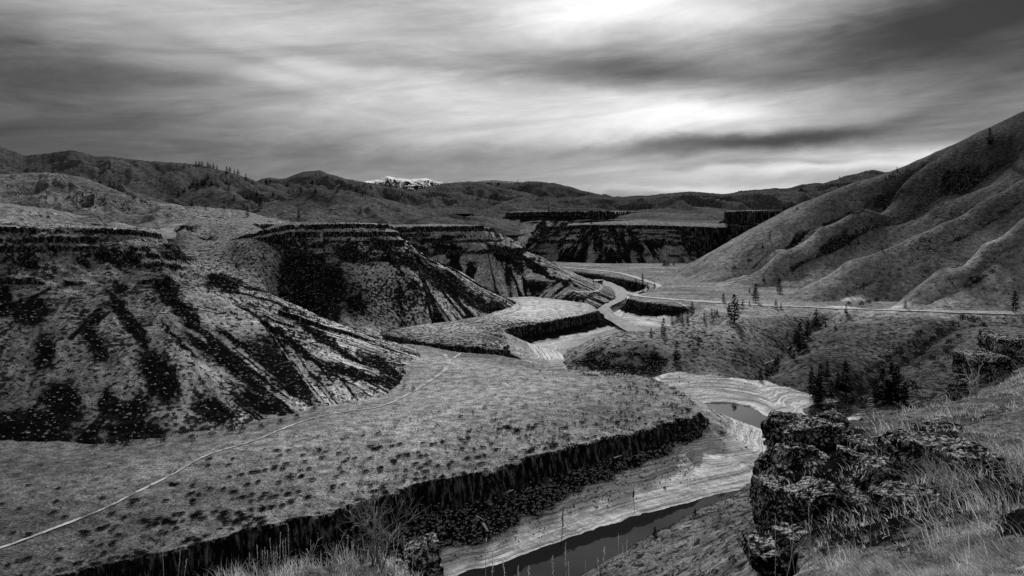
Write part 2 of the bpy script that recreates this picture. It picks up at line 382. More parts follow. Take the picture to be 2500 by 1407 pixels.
# ------------------------------------------------------------------ the right-hand hillside, spurs and ravines
RHP = [P(*p) for p in [
    # ridge A
    (1640, 690, 720), (1690, 672, 704), (1800, 615, 712), (1900, 560, 725), (2000, 510, 738), (2100, 465, 750), (2190, 418, 765), (2300, 372, 765), (2400, 325, 765), (2500, 279, 768), (2700, 195, 775), (2950, 90, 780),
    # behind it
    (1750, 690, 900), (1950, 620, 950), (2190, 560, 980), (2500, 480, 1000), (2950, 380, 1000), (2190, 500, 860), (2500, 380, 880), (2900, 220, 880),
    # sub-ridge below A
    (1740, 712, 592), (1800, 672, 632), (1900, 612, 650), (2000, 556, 672), (2100, 508, 690), (2200, 455, 712), (1780, 655, 680), (1880, 595, 695), (1990, 540, 710), (2330, 420, 700), (2500, 345, 700), (2700, 260, 700),
    # hollow between A and B
    (1830, 720, 560), (1960, 668, 618), (2060, 622, 640), (2160, 585, 648), (2300, 515, 655), (2400, 462, 660), (2500, 410, 664), (2750, 290, 670), (2200, 530, 680), (2350, 460, 690),
    # ridge B
    (1880, 726, 535), (1960, 682, 548), (2060, 632, 556), (2160, 600, 562), (2230, 568, 567), (2300, 535, 572), (2400, 481, 580), (2500, 430, 586), (2750, 310, 600), (2950, 220, 610),
    # hollow between B and C
    (2130, 738, 492), (2200, 700, 510), (2280, 634, 530), (2390, 572, 545), (2500, 500, 553), (2750, 380, 560), (2050, 690, 520), (1990, 735, 495),
    # ridge C
    (2160, 742, 476), (2220, 695, 482), (2290, 648, 490), (2400, 584, 500), (2500, 522, 506), (2750, 390, 520),
    (2500, 640, 474), (2350, 700, 463), (2420, 640, 480), (2700, 560, 480), (2950, 450, 500),
    # floors of the draws behind the crests
    (2060, 655, 580), (2160, 628, 590), (2230, 600, 595), (2300, 572, 602), (2400, 520, 612), (2500, 468, 620), (1960, 706, 565), (2750, 350, 630),
    (2200, 720, 498), (2290, 676, 508), (2400, 612, 520), (2500, 552, 528), (2750, 420, 540),
    (1860, 655, 665), (1960, 600, 690), (2060, 548, 705), (2160, 502, 722),
    (1990, 830, 402), (2040, 802, 430), (1925, 880, 362), (1870, 928, 335),
    # road bench
    (2950, 780, 418), (2750, 775, 425), (2500, 766, 436), (2350, 763, 441), (2200, 758, 449), (2100, 755, 459), (2000, 751, 472), (1900, 748, 486), (1850, 745, 494), (1780, 740, 506), (1720, 735, 516),
    # flats left of it, sunk below the terrace
    (1600, 757, 560), (1600, 722, 670), (1560, 797, 490), (1500, 703, 740), (1540, 843, 425), (1600, 837, 428), (1640, 825, 440), (1670, 805, 462),
    # spur E and its knob
    (1900, 764, 462), (1800, 768, 446), (1700, 778, 428), (1650, 800, 402), (1580, 820, 388), (1500, 826, 386), (1445, 848, 366), (1500, 850, 352), (1570, 852, 347), (1405, 884, 352), (1430, 892, 345), (1510, 908, 335), (1610, 918, 327),
    (1800, 850, 362), (1700, 860, 355), (1700, 912, 320), (1640, 915, 322), (1620, 850, 358),
    (1380, 890, 362), (1400, 862, 400), (1480, 848, 412), (1700, 768, 480), (1820, 820, 385), (1880, 800, 410),
    # ravine between E and D
    (2010, 772, 446), (1960, 812, 425), (1925, 855, 388), (1885, 900, 350), (1850, 930, 328),
    # spur D
    (2085, 766, 442), (2040, 800, 415), (2000, 836, 380), (1940, 880, 345), (1880, 925, 318), (1850, 942, 312),
    (2100, 850, 362), (2050, 900, 325), (1990, 945, 302), (2200, 800, 402), (2150, 850, 365), (1930, 965, 300),
    # ravine 2 and the far bank of it
    (2330, 788, 400), (2260, 830, 368), (2180, 885, 335), (2100, 940, 308), (2040, 990, 288),
    (2450, 820, 358), (2400, 860, 325), (2330, 920, 292), (2270, 970, 272), (2200, 1010, 262), (2600, 840, 330), (2900, 860, 300), (2500, 930, 270), (2750, 960, 240),
    # shelving bank
    (1700, 930, 305), (1800, 950, 298), (1900, 985, 290), (2000, 1020, 275), (2080, 1060, 258),
    (1650, 960, 292), (1760, 1000, 282), (1860, 1045, 262), (1960, 1090, 244), (2150, 1100, 235), (1600, 960, 298), (1700, 1050, 255), (1850, 1135, 225), (1980, 1215, 200), (1560, 1141, 230), (1640, 1165, 222), (1700, 1190, 214), (1800, 1225, 204), (1650, 1265, 197), (1900, 1262, 197), (1450, 1200, 215), (1350, 1150, 240)]]
_rh = RBF(RHP, 0.2)


GUL = [([P(*p) for p in [(1930, 728, 555), (1960, 708, 565), (2060, 660, 580), (2160, 630, 590), (2230, 602, 595), (2300, 574, 602), (2400, 522, 612), (2500, 468, 620), (2750, 350, 630), (2950, 250, 640)]], 13, 20),
       ([P(*p) for p in [(2165, 748, 490), (2200, 722, 498), (2290, 678, 508), (2400, 614, 520), (2500, 554, 528), (2750, 420, 540)]], 11, 17),
       ([P(*p) for p in [(1790, 695, 640), (1860, 655, 665), (1960, 600, 690), (2060, 548, 705), (2160, 502, 722), (2260, 455, 735)]], 8, 15),
       ([P(*p) for p in [(1720, 700, 640), (1800, 650, 672), (1900, 592, 695), (1990, 540, 712), (2080, 497, 728)]], 4.5, 8),
       ([P(*p) for p in [(1830, 708, 580), (1900, 668, 620), (1990, 618, 640), (2080, 570, 655), (2190, 515, 675), (2300, 460, 685), (2450, 385, 690)]], 6, 13),
       ([P(*p) for p in [(2010, 742, 500), (2080, 700, 520), (2180, 650, 535), (2280, 605, 545), (2400, 545, 555), (2500, 490, 562)]], 4.5, 11),
       ([P(*p) for p in [(2260, 745, 460), (2350, 690, 468), (2430, 630, 484), (2560, 560, 490)]], 4, 11),
       ([P(*p) for p in [(2010, 772, 446), (1960, 812, 425), (1925, 855, 388), (1885, 900, 350), (1850, 930, 328)]], 4.5, 9),
       ([P(*p) for p in [(2400, 775, 415), (2330, 792, 400), (2260, 834, 368), (2180, 889, 335), (2100, 944, 308), (2040, 990, 288)]], 6, 12),
       ([P(*p) for p in [(1790, 790, 425), (1730, 830, 385), (1690, 880, 345), (1670, 912, 325)]], 2.2, 8),
       ([P(*p) for p in [(2500, 850, 330), (2420, 880, 315), (2330, 930, 290), (2250, 985, 268)]], 3.5, 10)]


CHAN = [P(1765, 0, 288), P(1815, 0, 273), P(1865, 0, 260), P(1930, 0, 248), P(2020, 0, 236), P(2060, 0, 222), P(2000, 0, 208), P(1900, 0, 200)]


def channel(X, Y, z, wide=False):
    d = polyd(X, Y, CHAN, None, False)[0]
    if wide:
        return np.where(d < 60, np.minimum(z, -78.2 + np.clip(d - 3.5, 0, None) * .27 + .006 * np.clip(d - 16, 0, None) ** 2), z)
    return np.where(d < 30, np.minimum(z, -78.4 + np.clip(d - 3.5, 0, None) * .95), z)


def hillside(X, Y):
    z = _rh(X, Y)
    gx = X + 1.4 * fbm(X / 25, Y / 25, 3, 531); gy = Y + 1.4 * fbm(X / 25, Y / 25, 3, 533); brush_shade = np.zeros(X.shape)
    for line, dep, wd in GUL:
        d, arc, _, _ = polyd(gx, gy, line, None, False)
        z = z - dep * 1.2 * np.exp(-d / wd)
        brush_shade = np.maximum(brush_shade, min(1, dep / 8) * np.exp(-d / (wd * .8)))
    z = channel(X, Y, z + 2.2, True)
    px, py = pxy(X, Y, z)
    up = sstep(-60, -30, z)
    # small draws that run down the fall line (downhill is towards -X, -Y)
    q = (X * .62 - Y * .78); r = (X * .78 + Y * .62)
    z = z + up * 1.5 * ridged(q / 42 + .4 * fbm(X / 60, Y / 60, 2, 77), r / 260, 3, 501) + up * .55 * ridged(q / 15, r / 90, 2, 505)
    z = z + .55 * fbm(X / 11, Y / 11, 4, 507) + 1.1 * (1 - up) * fbm(X / 22, Y / 22, 3, 509) + .35 * (1 - up) * ridged(q / 13, r / 30, 3, 509)
    onbank = (z < -66.8 + 1.2 * fbm(X / 14, Y / 14, 3, 511)) & (Y < 318)
    st = .5
    zq = z / st; zs = (np.floor(zq) + sstep(.25, .75, zq - np.floor(zq))) * st
    z = np.where(onbank, .8 * z + .2 * zs, z)
    bank = onbank * sstep(-66.0, -67.6, z) * sstep(2130, 2040, px + 60 * fbm(X / 9, Y / 9, 3, 513)) * (py > np.interp(px, [1600, 1640, 1850, 1960, 2100], [905, 908, 926, 958, 998]) + 8 * fbm(X / 6, Y / 6, 3, 515)) 
    rock = patch(px, py, [(1470, 893, 62, 14, 10, .95), (1555, 905, 60, 14, 8, .95), (1598, 885, 26, 24, 0, .95), (1450, 868, 26, 16, -30, .85), (1550, 868, 40, 9, 8, .7), (1500, 872, 28, 8, -5, .7), (2125, 560, 30, 6, -40, .35)])
    rock = np.maximum(rock, .85 * patch(px, py, [(1780, 700, 160, 3, -31, .5), (2100, 520, 40, 5, -32, .6), (2060, 570, 20, 5, -30, .7), (1790, 715, 20, 3, -30, .8), (2380, 690, 26, 10, -28, .7)], .5))
    tone = .85 + .5 * fbm(X / 50, Y / 50, 4, 521) + .35 * fbm(q / 10, r / 34, 4, 525)
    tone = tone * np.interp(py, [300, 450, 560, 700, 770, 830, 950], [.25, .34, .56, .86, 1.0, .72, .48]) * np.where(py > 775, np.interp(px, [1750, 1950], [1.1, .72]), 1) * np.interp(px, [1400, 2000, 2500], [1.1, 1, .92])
    tone = tone + 1.3 * patch(px, py, [(2065, 742, 34, 13, -12, 1), (2190, 751, 24, 7, -10, .6)], .4) + .5 * patch(px, py, [(2065, 745, 26, 12, -15, 1), (2190, 752, 26, 9, -10, .9), (2040, 770, 22, 14, -10, .7), (2400, 600, 70, 22, -28, .6), (1860, 640, 120, 12, -32, .5), (2220, 640, 80, 14, -30, .4), (1990, 580, 60, 10, -30, .3)], .7)  # pale road cuttings, plus lit ridge strips lightened in the tone
    tone = tone * (1 - .6 * patch(px, py, [(2250, 500, 260, 70, -33, .55), (2400, 400, 160, 50, -30, .6), (2160, 700, 60, 14, -40, .5), (2050, 860, 90, 40, -35, .6), (2300, 860, 60, 50, 0, .4)], 1))  # shaded hollow and spur faces darkened in the tone
    tone = tone * (1 - .62 * brush_shade * (.6 + .8 * fbm(X / 14, Y / 14, 3, 535))) * (1 + .32 * up)  # gully shade put into the tone along with the brush there
    shrub = .08 + .4 * brush_shade + .42 * sstep(735, 800, py) + .3 * fbm(X / 30, Y / 30, 3, 527) + .3 * patch(px, py, [(2280, 480, 150, 110, -30, 1)])
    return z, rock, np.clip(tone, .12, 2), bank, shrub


# ------------------------------------------------------------------ slope under the viewpoint
NSP = [P(*p) for p in [(1440, 1398, 148), (1520, 1352, 156), (1600, 1305, 165), (1700, 1250, 178), (1800, 1200, 190), (1860, 1165, 199), (1380, 1430, 143), (1250, 1480, 138),
    (1380, 1440, 156), (1440, 1400, 162), (1600, 1312, 177), (1700, 1260, 188), (1800, 1205, 203), (1880, 1165, 214), (1250, 1560, 150),
    (1600, 1407, 132), (1520, 1420, 138), (1700, 1407, 110), (1700, 1330, 145), (1780, 1300, 140), (1850, 1407, 78), (1850, 1300, 112), (1950, 1300, 92), (2100, 1300, 62), (1900, 1200, 172), (2000, 1150, 172), (2200, 1100, 155), (2500, 1000, 165),
    (2000, 1110, 210), (2300, 1040, 230), (2600, 950, 220), (2400, 1300, 40), (2000, 1407, 50), (1850, 1500, 55), (1600, 1600, 70), (1400, 1600, 100), (1200, 1700, 110), (2900, 900, 120), (2900, 1200, 50)]]
_ns = RBF(NSP, .2, 20.)


def nearslope(X, Y):
    z = _ns(X, Y)
    z = z + .5 * fbm(X / 9, Y / 9, 4, 601) + .7 * ridged((X + .4 * Y) / 11, (Y - .4 * X) / 40, 3, 603) * sstep(-74, -70, z)
    tone = .42 + .3 * fbm(X / 12, Y / 12, 4, 605) + .2 * fbm(X / 2.5, Y / 2.5, 3, 607)
    px, py = pxy(X, Y, z)
    return z, np.zeros(X.shape), tone, sstep(-73.2, -75.2, z) * .5, np.full(X.shape, .45)


# ------------------------------------------------------------------ ledge the picture was taken from
FGE = [(-14, 4.6), (-6, 5.6), (-3.4, 8.6), (-2.6, 9.3), (-1.5, 9.4), (-0.95, 8.8), (-.5, 5.6), (.4, 4.7), (1.9, 4.8), (2.55, 6.4), (3.55, 9.2), (4.3, 11.6), (4.6, 13.2), (5.2, 14.4), (6.9, 15.2), (9.0, 16.8), (12.2, 19.6), (14, 22), (20, 26), (34, 36), (44, 5), (20, -12), (-20, -12)]
FGP = [P(*p) for p in [(2200, 1400, 5.2), (2500, 1400, 4.7), (1950, 1400, 6.1), (1830, 1407, 6.4), (2500, 1230, 6.6), (2700, 1300, 5.2), (2350, 1230, 7.6), (2200, 1300, 6.8), (2050, 1350, 7.0),
    (1980, 1300, 9.0), (1900, 1190, 11.5), (2060, 1200, 10.5), (2200, 1170, 10.2), (2300, 1120, 10.8), (2400, 1090, 11.2), (2500, 1060, 11.5), (2650, 1030, 11.5), (1960, 1075, 13.3), (2080, 1045, 14), (2100, 1022, 15.2), (2250, 1000, 17), (2330, 985, 18.2), (2300, 1040, 14), (2430, 960, 17.5), (2490, 915, 19.5), (2560, 880, 21), (2700, 850, 22), (2380, 960, 19.6), (2900, 850, 26),
    (600, 1420, 8.4), (800, 1395, 8.8), (950, 1370, 9.2), (1050, 1410, 8.8), (700, 1400, 8.8), (300, 1500, 7), (1300, 1460, 5), (1600, 1450, 5), (0, 1600, 5)]] + [(0, 0, -1.7), (0, -6, -1.4), (6, 0, -1.6), (-6, 0, -1.6), (0, 3, -2.1), (10, 4, -2.0)]
_fg = RBF(FGP, .15, 4.)


def ledge(X, Y):
    z = _fg(X, Y)
    d, arc, _, ins = polyd(X, Y, FGE)
    s = np.where(ins, -d, d) + .35 * fbm(X / 1.2, Y / 1.2, 3, 701)
    z = z + .12 * fbm(X / 1.1, Y / 1.1, 4, 703) + .07 * fbm(X / .25, Y / .25, 3, 705)
    z = z - np.interp(s, [-.4, 0, .15, .5, 3, 12], [0, .12, 1.6, 6, 12, 24])
    rock = sstep(-.15, .15, s) * .9
    px, py = pxy(X, Y, z)
    low = sstep(1270, 1370, py) * sstep(1840, 1920, px)
    rock = np.maximum(rock, patch(px, py, [(2060, 1190, 250, 150, 8, .95), (2360, 1190, 210, 85, 15, .85), (2440, 1270, 110, 40, 10, .8), (2300, 1060, 120, 18, 10, .6), (2420, 1010, 120, 14, -20, .5)], 1.5))
    tone = .5 + .5 * fbm(X / 1.4, Y / 1.4, 4, 707) + .25 * fbm(X / .2, Y / .2, 3, 709) + .25 * low
    return z, rock, tone, np.zeros(X.shape), np.full(X.shape, .2)


# ------------------------------------------------------------------ mountains: crest lines with spurs in front and a back slope
def crest(pts, d0, dfront, dback, zfoot, seed, spur, wl, tone, shrub=.35, prof=1.0, snow=0, dvar=0.05):
    p = np.asarray(pts, float)
    us = (p[:, 0] - CX) / F; vs = (HY - p[:, 1]) / F

    def fn(X, Y):
        u = X / Y
        dc = d0 * (1 + dvar * fbm(u * 9, u * 0 + seed, 2, seed))
        zc = np.interp(u, us, vs) * dc
        rg = fbm(u * F / 26, u * 0 + 3.3, 4, seed + 40) * d0 / F * 2.6
        zc = zc + rg
        t = np.where(Y <= dc, (Y - dfront) / (dc - dfront), 1 - (Y - dc) / (dback - dc))
        tc = np.clip(t, 0, 1)
        zf = np.broadcast_to(zfoot, u.shape)
        z = zf + (zc - zf) * tc ** prof
        w = np.sin(np.pi * np.clip(tc, 0, 1)) ** .8
        wx = fbm(X / (wl * 2), Y / (wl * 2), 3, seed + 2) * wl * .7
        sp = ridged((X + .35 * Y + wx) / wl, (Y - .3 * X) / (wl * 2.6), 4, seed + 1)
        z = z + (sp - .45) * spur * 1.6 * w + .2 * spur * fbm(X / wl * 3, Y / wl * 3, 3, seed + 6) * w
        front = Y < dc
        cap = (zc / dc - (.0012 + .006 * (1 - tc) * .6)) * Y
        z = np.where(front & (tc < .985), np.minimum(z, np.where(cap > zf, cap, zf)), z)
        z = np.where(t < 0, zf + t * 30, z)
        tn = np.clip(tone * .68 * (1 + .6 * fbm(X / wl * 1.3, Y / wl * 1.3, 4, seed + 7) + .85 * sp), .06, 2)  # lit spurs and dark gullies painted into the tone
        return z, np.clip(.5 + .9 * (-sp + .8 * fbm(X / wl * 2.2, Y / wl * 2.2, 4, seed + 8) - .78), 0, .6), tn, np.where(CX + F * u < 1082 + 20 * fbm(X / 200, Y / 200, 2, 5), float(snow), .12 * snow), np.clip(shrub * .5 + .9 * fbm(X / wl * 1.1, Y / wl * 1.1, 3, seed + 12), -.3, .8)
    return fn


MT = {
    'range_left': (crest([(-600, 330), (-300, 335), (0, 357), (60, 379), (110, 375), (170, 366), (200, 371), (230, 381), (270, 382), (350, 392), (400, 396), (450, 398), (500, 405), (560, 420), (600, 433), (650, 452), (720, 480), (900, 530)], 1350, 700, 1900, -20, 811, 26, 130, .30), (-600, 900), (680, 1900)),
    'hill_left': (crest([(-600, 400), (-200, 410), (0, 426), (110, 420), (200, 432), (280, 462), (350, 482), (420, 498), (520, 530), (600, 560)], 900, 520, 1100, -16, 821, 12, 80, .42, .7), (-600, 620), (510, 1150)),
    'hill_low_left': (crest([(-600, 480), (-300, 488), (0, 496), (100, 507), (200, 524), (330, 548), (420, 560)], 620, 420, 800, -14, 831, 5, 70, .62, .4), (-600, 430), (415, 800)),
    'hill_spur': (crest([(280, 560), (330, 540), (390, 497), (420, 497), (470, 508), (560, 516), (620, 524), (700, 538), (760, 548), (850, 560)], 690, 470, 900, -22, 841, 7, 60, .66, .75), (270, 860), (465, 900)),
    'hill_wooded': (crest([(380, 520), (430, 492), (480, 466), (520, 454), (560, 462), (620, 478), (700, 478), (760, 460), (850, 466), (920, 482), (1000, 500), (1100, 522), (1200, 540), (1260, 560)], 1020, 700, 1500, -20, 851, 14, 110, .4, .5), (370, 1270), (690, 1500)),
    'peak_round': (crest([(560, 470), (600, 452), (640, 438), (660, 434), (690, 437), (740, 419), (780, 415), (800, 424), (840, 435), (900, 446), (960, 457), (1040, 475), (1150, 500)], 2300, 1500, 3200, 0, 861, 36, 200, .3, .3), (550, 1160), (1450, 3200)),
    'peak_snow': (crest([(840, 460), (890, 443), (930, 437), (945, 430), (970, 436), (1000, 437), (1040, 435), (1075, 445), (1110, 452), (1150, 446), (1190, 440), (1240, 441), (1300, 452), (1380, 470)], 6200, 4500, 8000, 60, 871, 90, 330, .5, .3, snow=1.0), (830, 1390), (4400, 8000)),
    'range_forest': (crest([(900, 500), (960, 480), (1030, 462), (1090, 448), (1140, 443), (1180, 446), (1220, 458), (1300, 474), (1400, 500), (1500, 520)], 2700, 1500, 3500, -10, 881, 44, 240, .33, .5), (890, 1510), (1450, 3500)),
    'range_middle': (crest([(1150, 470), (1200, 456), (1250, 447), (1300, 443), (1350, 447), (1390, 456), (1420, 465), (1470, 477), (1520, 489), (1600, 505)], 3400, 2300, 4600, 0, 891, 55, 280, .26, .35), (1140, 1620), (2200, 4600)),
    'range_right': (crest([(1350, 486), (1450, 480), (1530, 482), (1600, 476), (1690, 468), (1720, 469), (1760, 474), (1830, 467), (1870, 461), (1920, 461), (1960, 449), (2010, 447), (2060, 431), (2130, 415), (2160, 419), (2200, 420), (2300, 400), (2500, 380), (2900, 340)], 2050, 1350, 2800, -10, 901, 42, 210, .27, .3), (1340, 2900), (1300, 2800)),
    'hill_behind_mesa': (crest([(1440, 545), (1490, 527), (1560, 513), (1640, 508), (1720, 505), (1800, 512), (1890, 521), (1990, 535)], 1500, 1180, 1900, -12, 911, 5, 150, .42, .2), (1430, 2000), (1180, 1900)),
    'hill_far_flank': (crest([(1080, 545), (1150, 520), (1230, 490), (1290, 478), (1340, 480), (1420, 500), (1500, 512), (1580, 525)], 2000, 1400, 2600, -10, 921, 16, 150, .36, .3), (1070, 1600), (1390, 2600)),
}

COMPS = {'valley': valley, 'bluff1': bluff1, 'bluff2': bluff2, 'draw': draw, 'bluff3': bluff3, 'farmesa': farmesa, 'hillside': hillside, 'nearslope': nearslope, 'ledge': ledge}
# where each one applies: (px range, depth range)
RANGE = {'valley': ((-420, 2950), (60, 1250)), 'bluff1': ((-420, 1110), (165, 560)), 'bluff2': ((430, 1310), (335, 700)), 'bluff3': ((860, 1520), (480, 860)),
         'draw': ((350, 800), (340, 690)), 'farmesa': ((1130, 2030), (860, 1700)), 'hillside': ((1360, 2950), (196, 1000)), 'nearslope': ((1150, 2950), (38, 235)), 'ledge': ((-420, 4200), (1.2, 34))}
for k, (fn, pr, dr) in MT.items():
    COMPS[k] = fn; RANGE[k] = (pr, dr)


def ground(X, Y, names=None):
    """height of the land and which landform shows there"""
    X = np.asarray(X, float); Y = np.asarray(Y, float)
    Z = np.full(X.shape, -90.0); who = np.full(X.shape, -1); R = np.zeros(X.shape); S = np.zeros(X.shape)
    u = CX + F * X / np.maximum(Y, .1)
    for i, k in enumerate(COMPS):
        if names and k not in names:
            continue
        (p0, p1), (d0, d1) = RANGE[k]
        m = (u >= p0) & (u <= p1) & (Y >= d0) & (Y <= d1)
        if k == 'hillside':
            m &= (X > 15)
        if not m.any():
            continue
        z, r, t, b, s = COMPS[k](X[m], Y[m])
        zz = Z[m]; w = who[m]; rr = R[m]; ss = S[m]
        up = z > zz
        Z[m] = np.where(up, z, zz); who[m] = np.where(up, i, w); R[m] = np.where(up, r, rr); S[m] = np.where(up, s, ss)
    return Z, who, R, S


def cast(pix, dmin=3.0, dmax=4500.0, steps=1300, names=None):
    """follow sight lines to the land: a list of (px, py) gives points on it"""
    pix = np.asarray(pix, float)
    d = np.geomspace(dmin, dmax, steps)
    out = []
    for i in range(0, len(pix), 60):
        p = pix[i:i + 60]
        D = np.broadcast_to(d, (len(p), steps))
        X = D * (p[:, :1] - CX) / F; ZR = D * (HY - p[:, 1:2]) / F
        Z, who, _, _ = ground(X, D, names)
        hit = Z >= ZR
        k = hit.argmax(1); ok = hit.any(1)
        for j in range(len(p)):
            if not ok[j]:
                out.append(None); continue
            a = max(k[j] - 1, 0); b = k[j]
            g0 = ZR[j, a] - Z[j, a]; g1 = Z[j, b] - ZR[j, b]
            f = g0 / (g0 + g1) if g0 + g1 > 1e-9 else 0
            dd = d[a] + (d[b] - d[a]) * f
            x = dd * (p[j, 0] - CX) / F
            out.append((x, dd, float(Z[j, a] + (Z[j, b] - Z[j, a]) * f)))
    return out


# ------------------------------------------------------------------ materials (all neutral grey: the photograph is black and white)
class NT:
    def __init__(self, tree):
        self.t = tree; self.n = tree.nodes; self.l = tree.links

    def node(self, typ, **kw):
        nd = self.n.new(typ)
        for k, v in kw.items():
            setattr(nd, k, v)
        return nd

    def put(self, sock, v):
        if isinstance(v, (int, float)):
            sock.default_value = v
        elif isinstance(v, tuple):
            sock.default_value = v
        else:
            self.l.new(v, sock)

    def m(self, op, a, b=None, c=None, clamp=False):
        nd = self.n.new('ShaderNodeMath'); nd.operation = op; nd.use_clamp = clamp
        for i, v in enumerate((a, b, c)):
            if v is not None:
                self.put(nd.inputs[i], v)
        return nd.outputs[0]

    def add(self, a, b): return self.m('ADD', a, b)
    def mul(self, a, b): return self.m('MULTIPLY', a, b)
    def sub(self, a, b): return self.m('SUBTRACT', a, b)

    def ramp(self, x, lo, hi, a=0.0, b=1.0, smooth=True):
        nd = self.n.new('ShaderNodeMapRange'); nd.interpolation_type = 'SMOOTHSTEP' if smooth else 'LINEAR'
        self.put(nd.inputs[0], x); self.put(nd.inputs[1], lo); self.put(nd.inputs[2], hi); self.put(nd.inputs[3], a); self.put(nd.inputs[4], b)
        return nd.outputs[0]

    def mix(self, f, a, b):
        return self.add(self.mul(a, self.sub(1.0, f)), self.mul(b, f))

    def noise(self, vec, scale, detail=4.0, rough=.55, dist=0.0):
        nd = self.n.new('ShaderNodeTexNoise')
        self.put(nd.inputs['Vector'], vec); nd.inputs['Scale'].default_value = scale; nd.inputs['Detail'].default_value = detail
        nd.inputs['Roughness'].default_value = rough; nd.inputs['Distortion'].default_value = dist
        return nd.outputs[0]

    def scalev(self, vec, s):
        nd = self.n.new('ShaderNodeVectorMath'); nd.operation = 'MULTIPLY'
        self.l.new(vec, nd.inputs[0]); nd.inputs[1].default_value = s
        return nd.outputs[0]

    def attr(self, name):
        nd = self.n.new('ShaderNodeAttribute'); nd.attribute_name = name
        return nd.outputs['Fac']

    def grey(self, v):
        nd = self.n.new('ShaderNodeCombineColor')
        for i in range(3):
            self.put(nd.inputs[i], v)
        return nd.outputs[0]


def new_mat(name):
    m = bpy.data.materials.new(name); m.use_nodes = True
    nt = NT(m.node_tree)
    b = m.node_tree.nodes['Principled BSDF']
    b.inputs['Specular IOR Level'].default_value = 0.0
    b.inputs['Roughness'].default_value = .95
    return m, nt, b


def ground_mat(name, k, grass=.30, rockc=.005, bump=1.0, snow=False, speck=1.0, stp=1.0):
    """k scales the pattern: 1 for the valley, below 1 for larger, farther land"""
    m, nt, b = new_mat(name)
    geo = nt.node('ShaderNodeNewGeometry')
    pos = geo.outputs['Position']
    sepn = nt.node('ShaderNodeSeparateXYZ'); nt.l.new(geo.outputs['True Normal'], sepn.inputs[0])
    sepp = nt.node('ShaderNodeSeparateXYZ'); nt.l.new(pos, sepp.inputs[0])
    nz = sepn.outputs[2]
    big = nt.noise(pos, .05 * k, 5, .6)
    mid = nt.noise(pos, .35 * k, 6, .65)
    fine = nt.noise(pos, 2.2 * k, 5, .7)
    spots = nt.noise(pos, .62 * k, 3, .5)
    rock = nt.attr('rock'); tone = nt.attr('tone'); bank = nt.attr('bank'); shrub = nt.attr('shrub')
    # dry grass and soil
    g = nt.mul(tone, grass)
    g = nt.mul(g, nt.ramp(mid, .34, .68, .45, 1.6, False))
    g = nt.mul(g, nt.ramp(fine, .36, .66, .25, 1.8, False))
    # low scrub
    th = nt.sub(.665, nt.mul(shrub, .22))
    sm = nt.ramp(nt.sub(nt.add(nt.mul(spots, .75), nt.mul(fine, .25)), th), -.015, .03)
    sm = nt.mul(sm, speck)
    g = nt.mix(sm, g, nt.ramp(fine, .3, .7, .006, .035))
    # rock: steep faces and rubble
    steep = nt.mul(nt.ramp(nz, .74, .5), stp)
    rk = nt.m('MAXIMUM', rock, steep)
    colm = nt.noise(nt.scalev(pos, (1.0, 1.0, .12)), 1.1 * k, 5, .7)
    rk = nt.ramp(nt.add(nt.add(rk, nt.mul(nt.sub(mid, .5), 1.3)), nt.mul(nt.sub(fine, .5), 1.0)), .42, .58)
    rf = nt.noise(pos, 1.5 * k, 7, .8)
    rc = nt.add(nt.add(rockc, nt.mul(nt.ramp(mid, .5, .75), .018)), nt.mul(nt.ramp(rf, .60, .74), .085))
    rc = nt.add(rc, nt.mul(nt.mul(nt.ramp(colm, .48, .7), steep), .15))
    col = nt.mix(rk, g, rc)
    # drawn-down banks with wave-cut bands that follow the level
    if not snow:
        zz = nt.add(sepp.outputs[2], nt.mul(nt.sub(mid, .5), .12))
        wv = nt.node('ShaderNodeCombineXYZ'); nt.put(wv.inputs[2], nt.mul(zz, 1.0)); nt.put(wv.inputs[0], nt.mul(sepp.outputs[0], .01)); nt.put(wv.inputs[1], nt.mul(sepp.outputs[1], .01))
        bands = nt.noise(wv.outputs[0], 3.6, 5, .75)
        bc = nt.mul(nt.ramp(bands, .38, .60, .2, .56), nt.ramp(fine, .3, .7, .78, 1.18))
        bc = nt.mul(bc, nt.ramp(bank, .2, 1.0, .55, 1.2))
        flat = nt.ramp(nz, .985, .997)
        bc = nt.mix(nt.mul(flat, .6), bc, nt.ramp(bank, .5, 1.5, .16, .6))
        bm = nt.ramp(nt.add(bank, nt.mul(nt.sub(mid, .5), .5)), .25, .45)
        # stranded stones
        stn = nt.ramp(nt.noise(pos, 1.3, 3, .6), .67, .7)
        bc = nt.mix(nt.mul(stn, .85), bc, .03)
        col = nt.mix(bm, col, bc)
    else:
        sn = nt.ramp(nt.add(nt.add(nt.mul(mid, 1.5), nt.mul(nz, .55)), nt.mul(sepp.outputs[2], .0022)), 1.66, 1.76)
        col = nt.mix(nt.mul(sn, bank), col, .8)
    nt.l.new(nt.grey(col), b.inputs['Base Color'])
    bp = nt.node('ShaderNodeBump'); bp.inputs['Strength'].default_value = .75 * bump; bp.inputs['Distance'].default_value = .9 / k
    hgt = nt.add(nt.add(nt.mul(mid, .6), nt.mul(fine, .22)), nt.mul(sm, .3))
    hgt = nt.add(hgt, nt.mul(nt.mul(rf, rk), .6))
    nt.l.new(hgt, bp.inputs['Height']); nt.l.new(bp.outputs[0], b.inputs['Normal'])
    return m


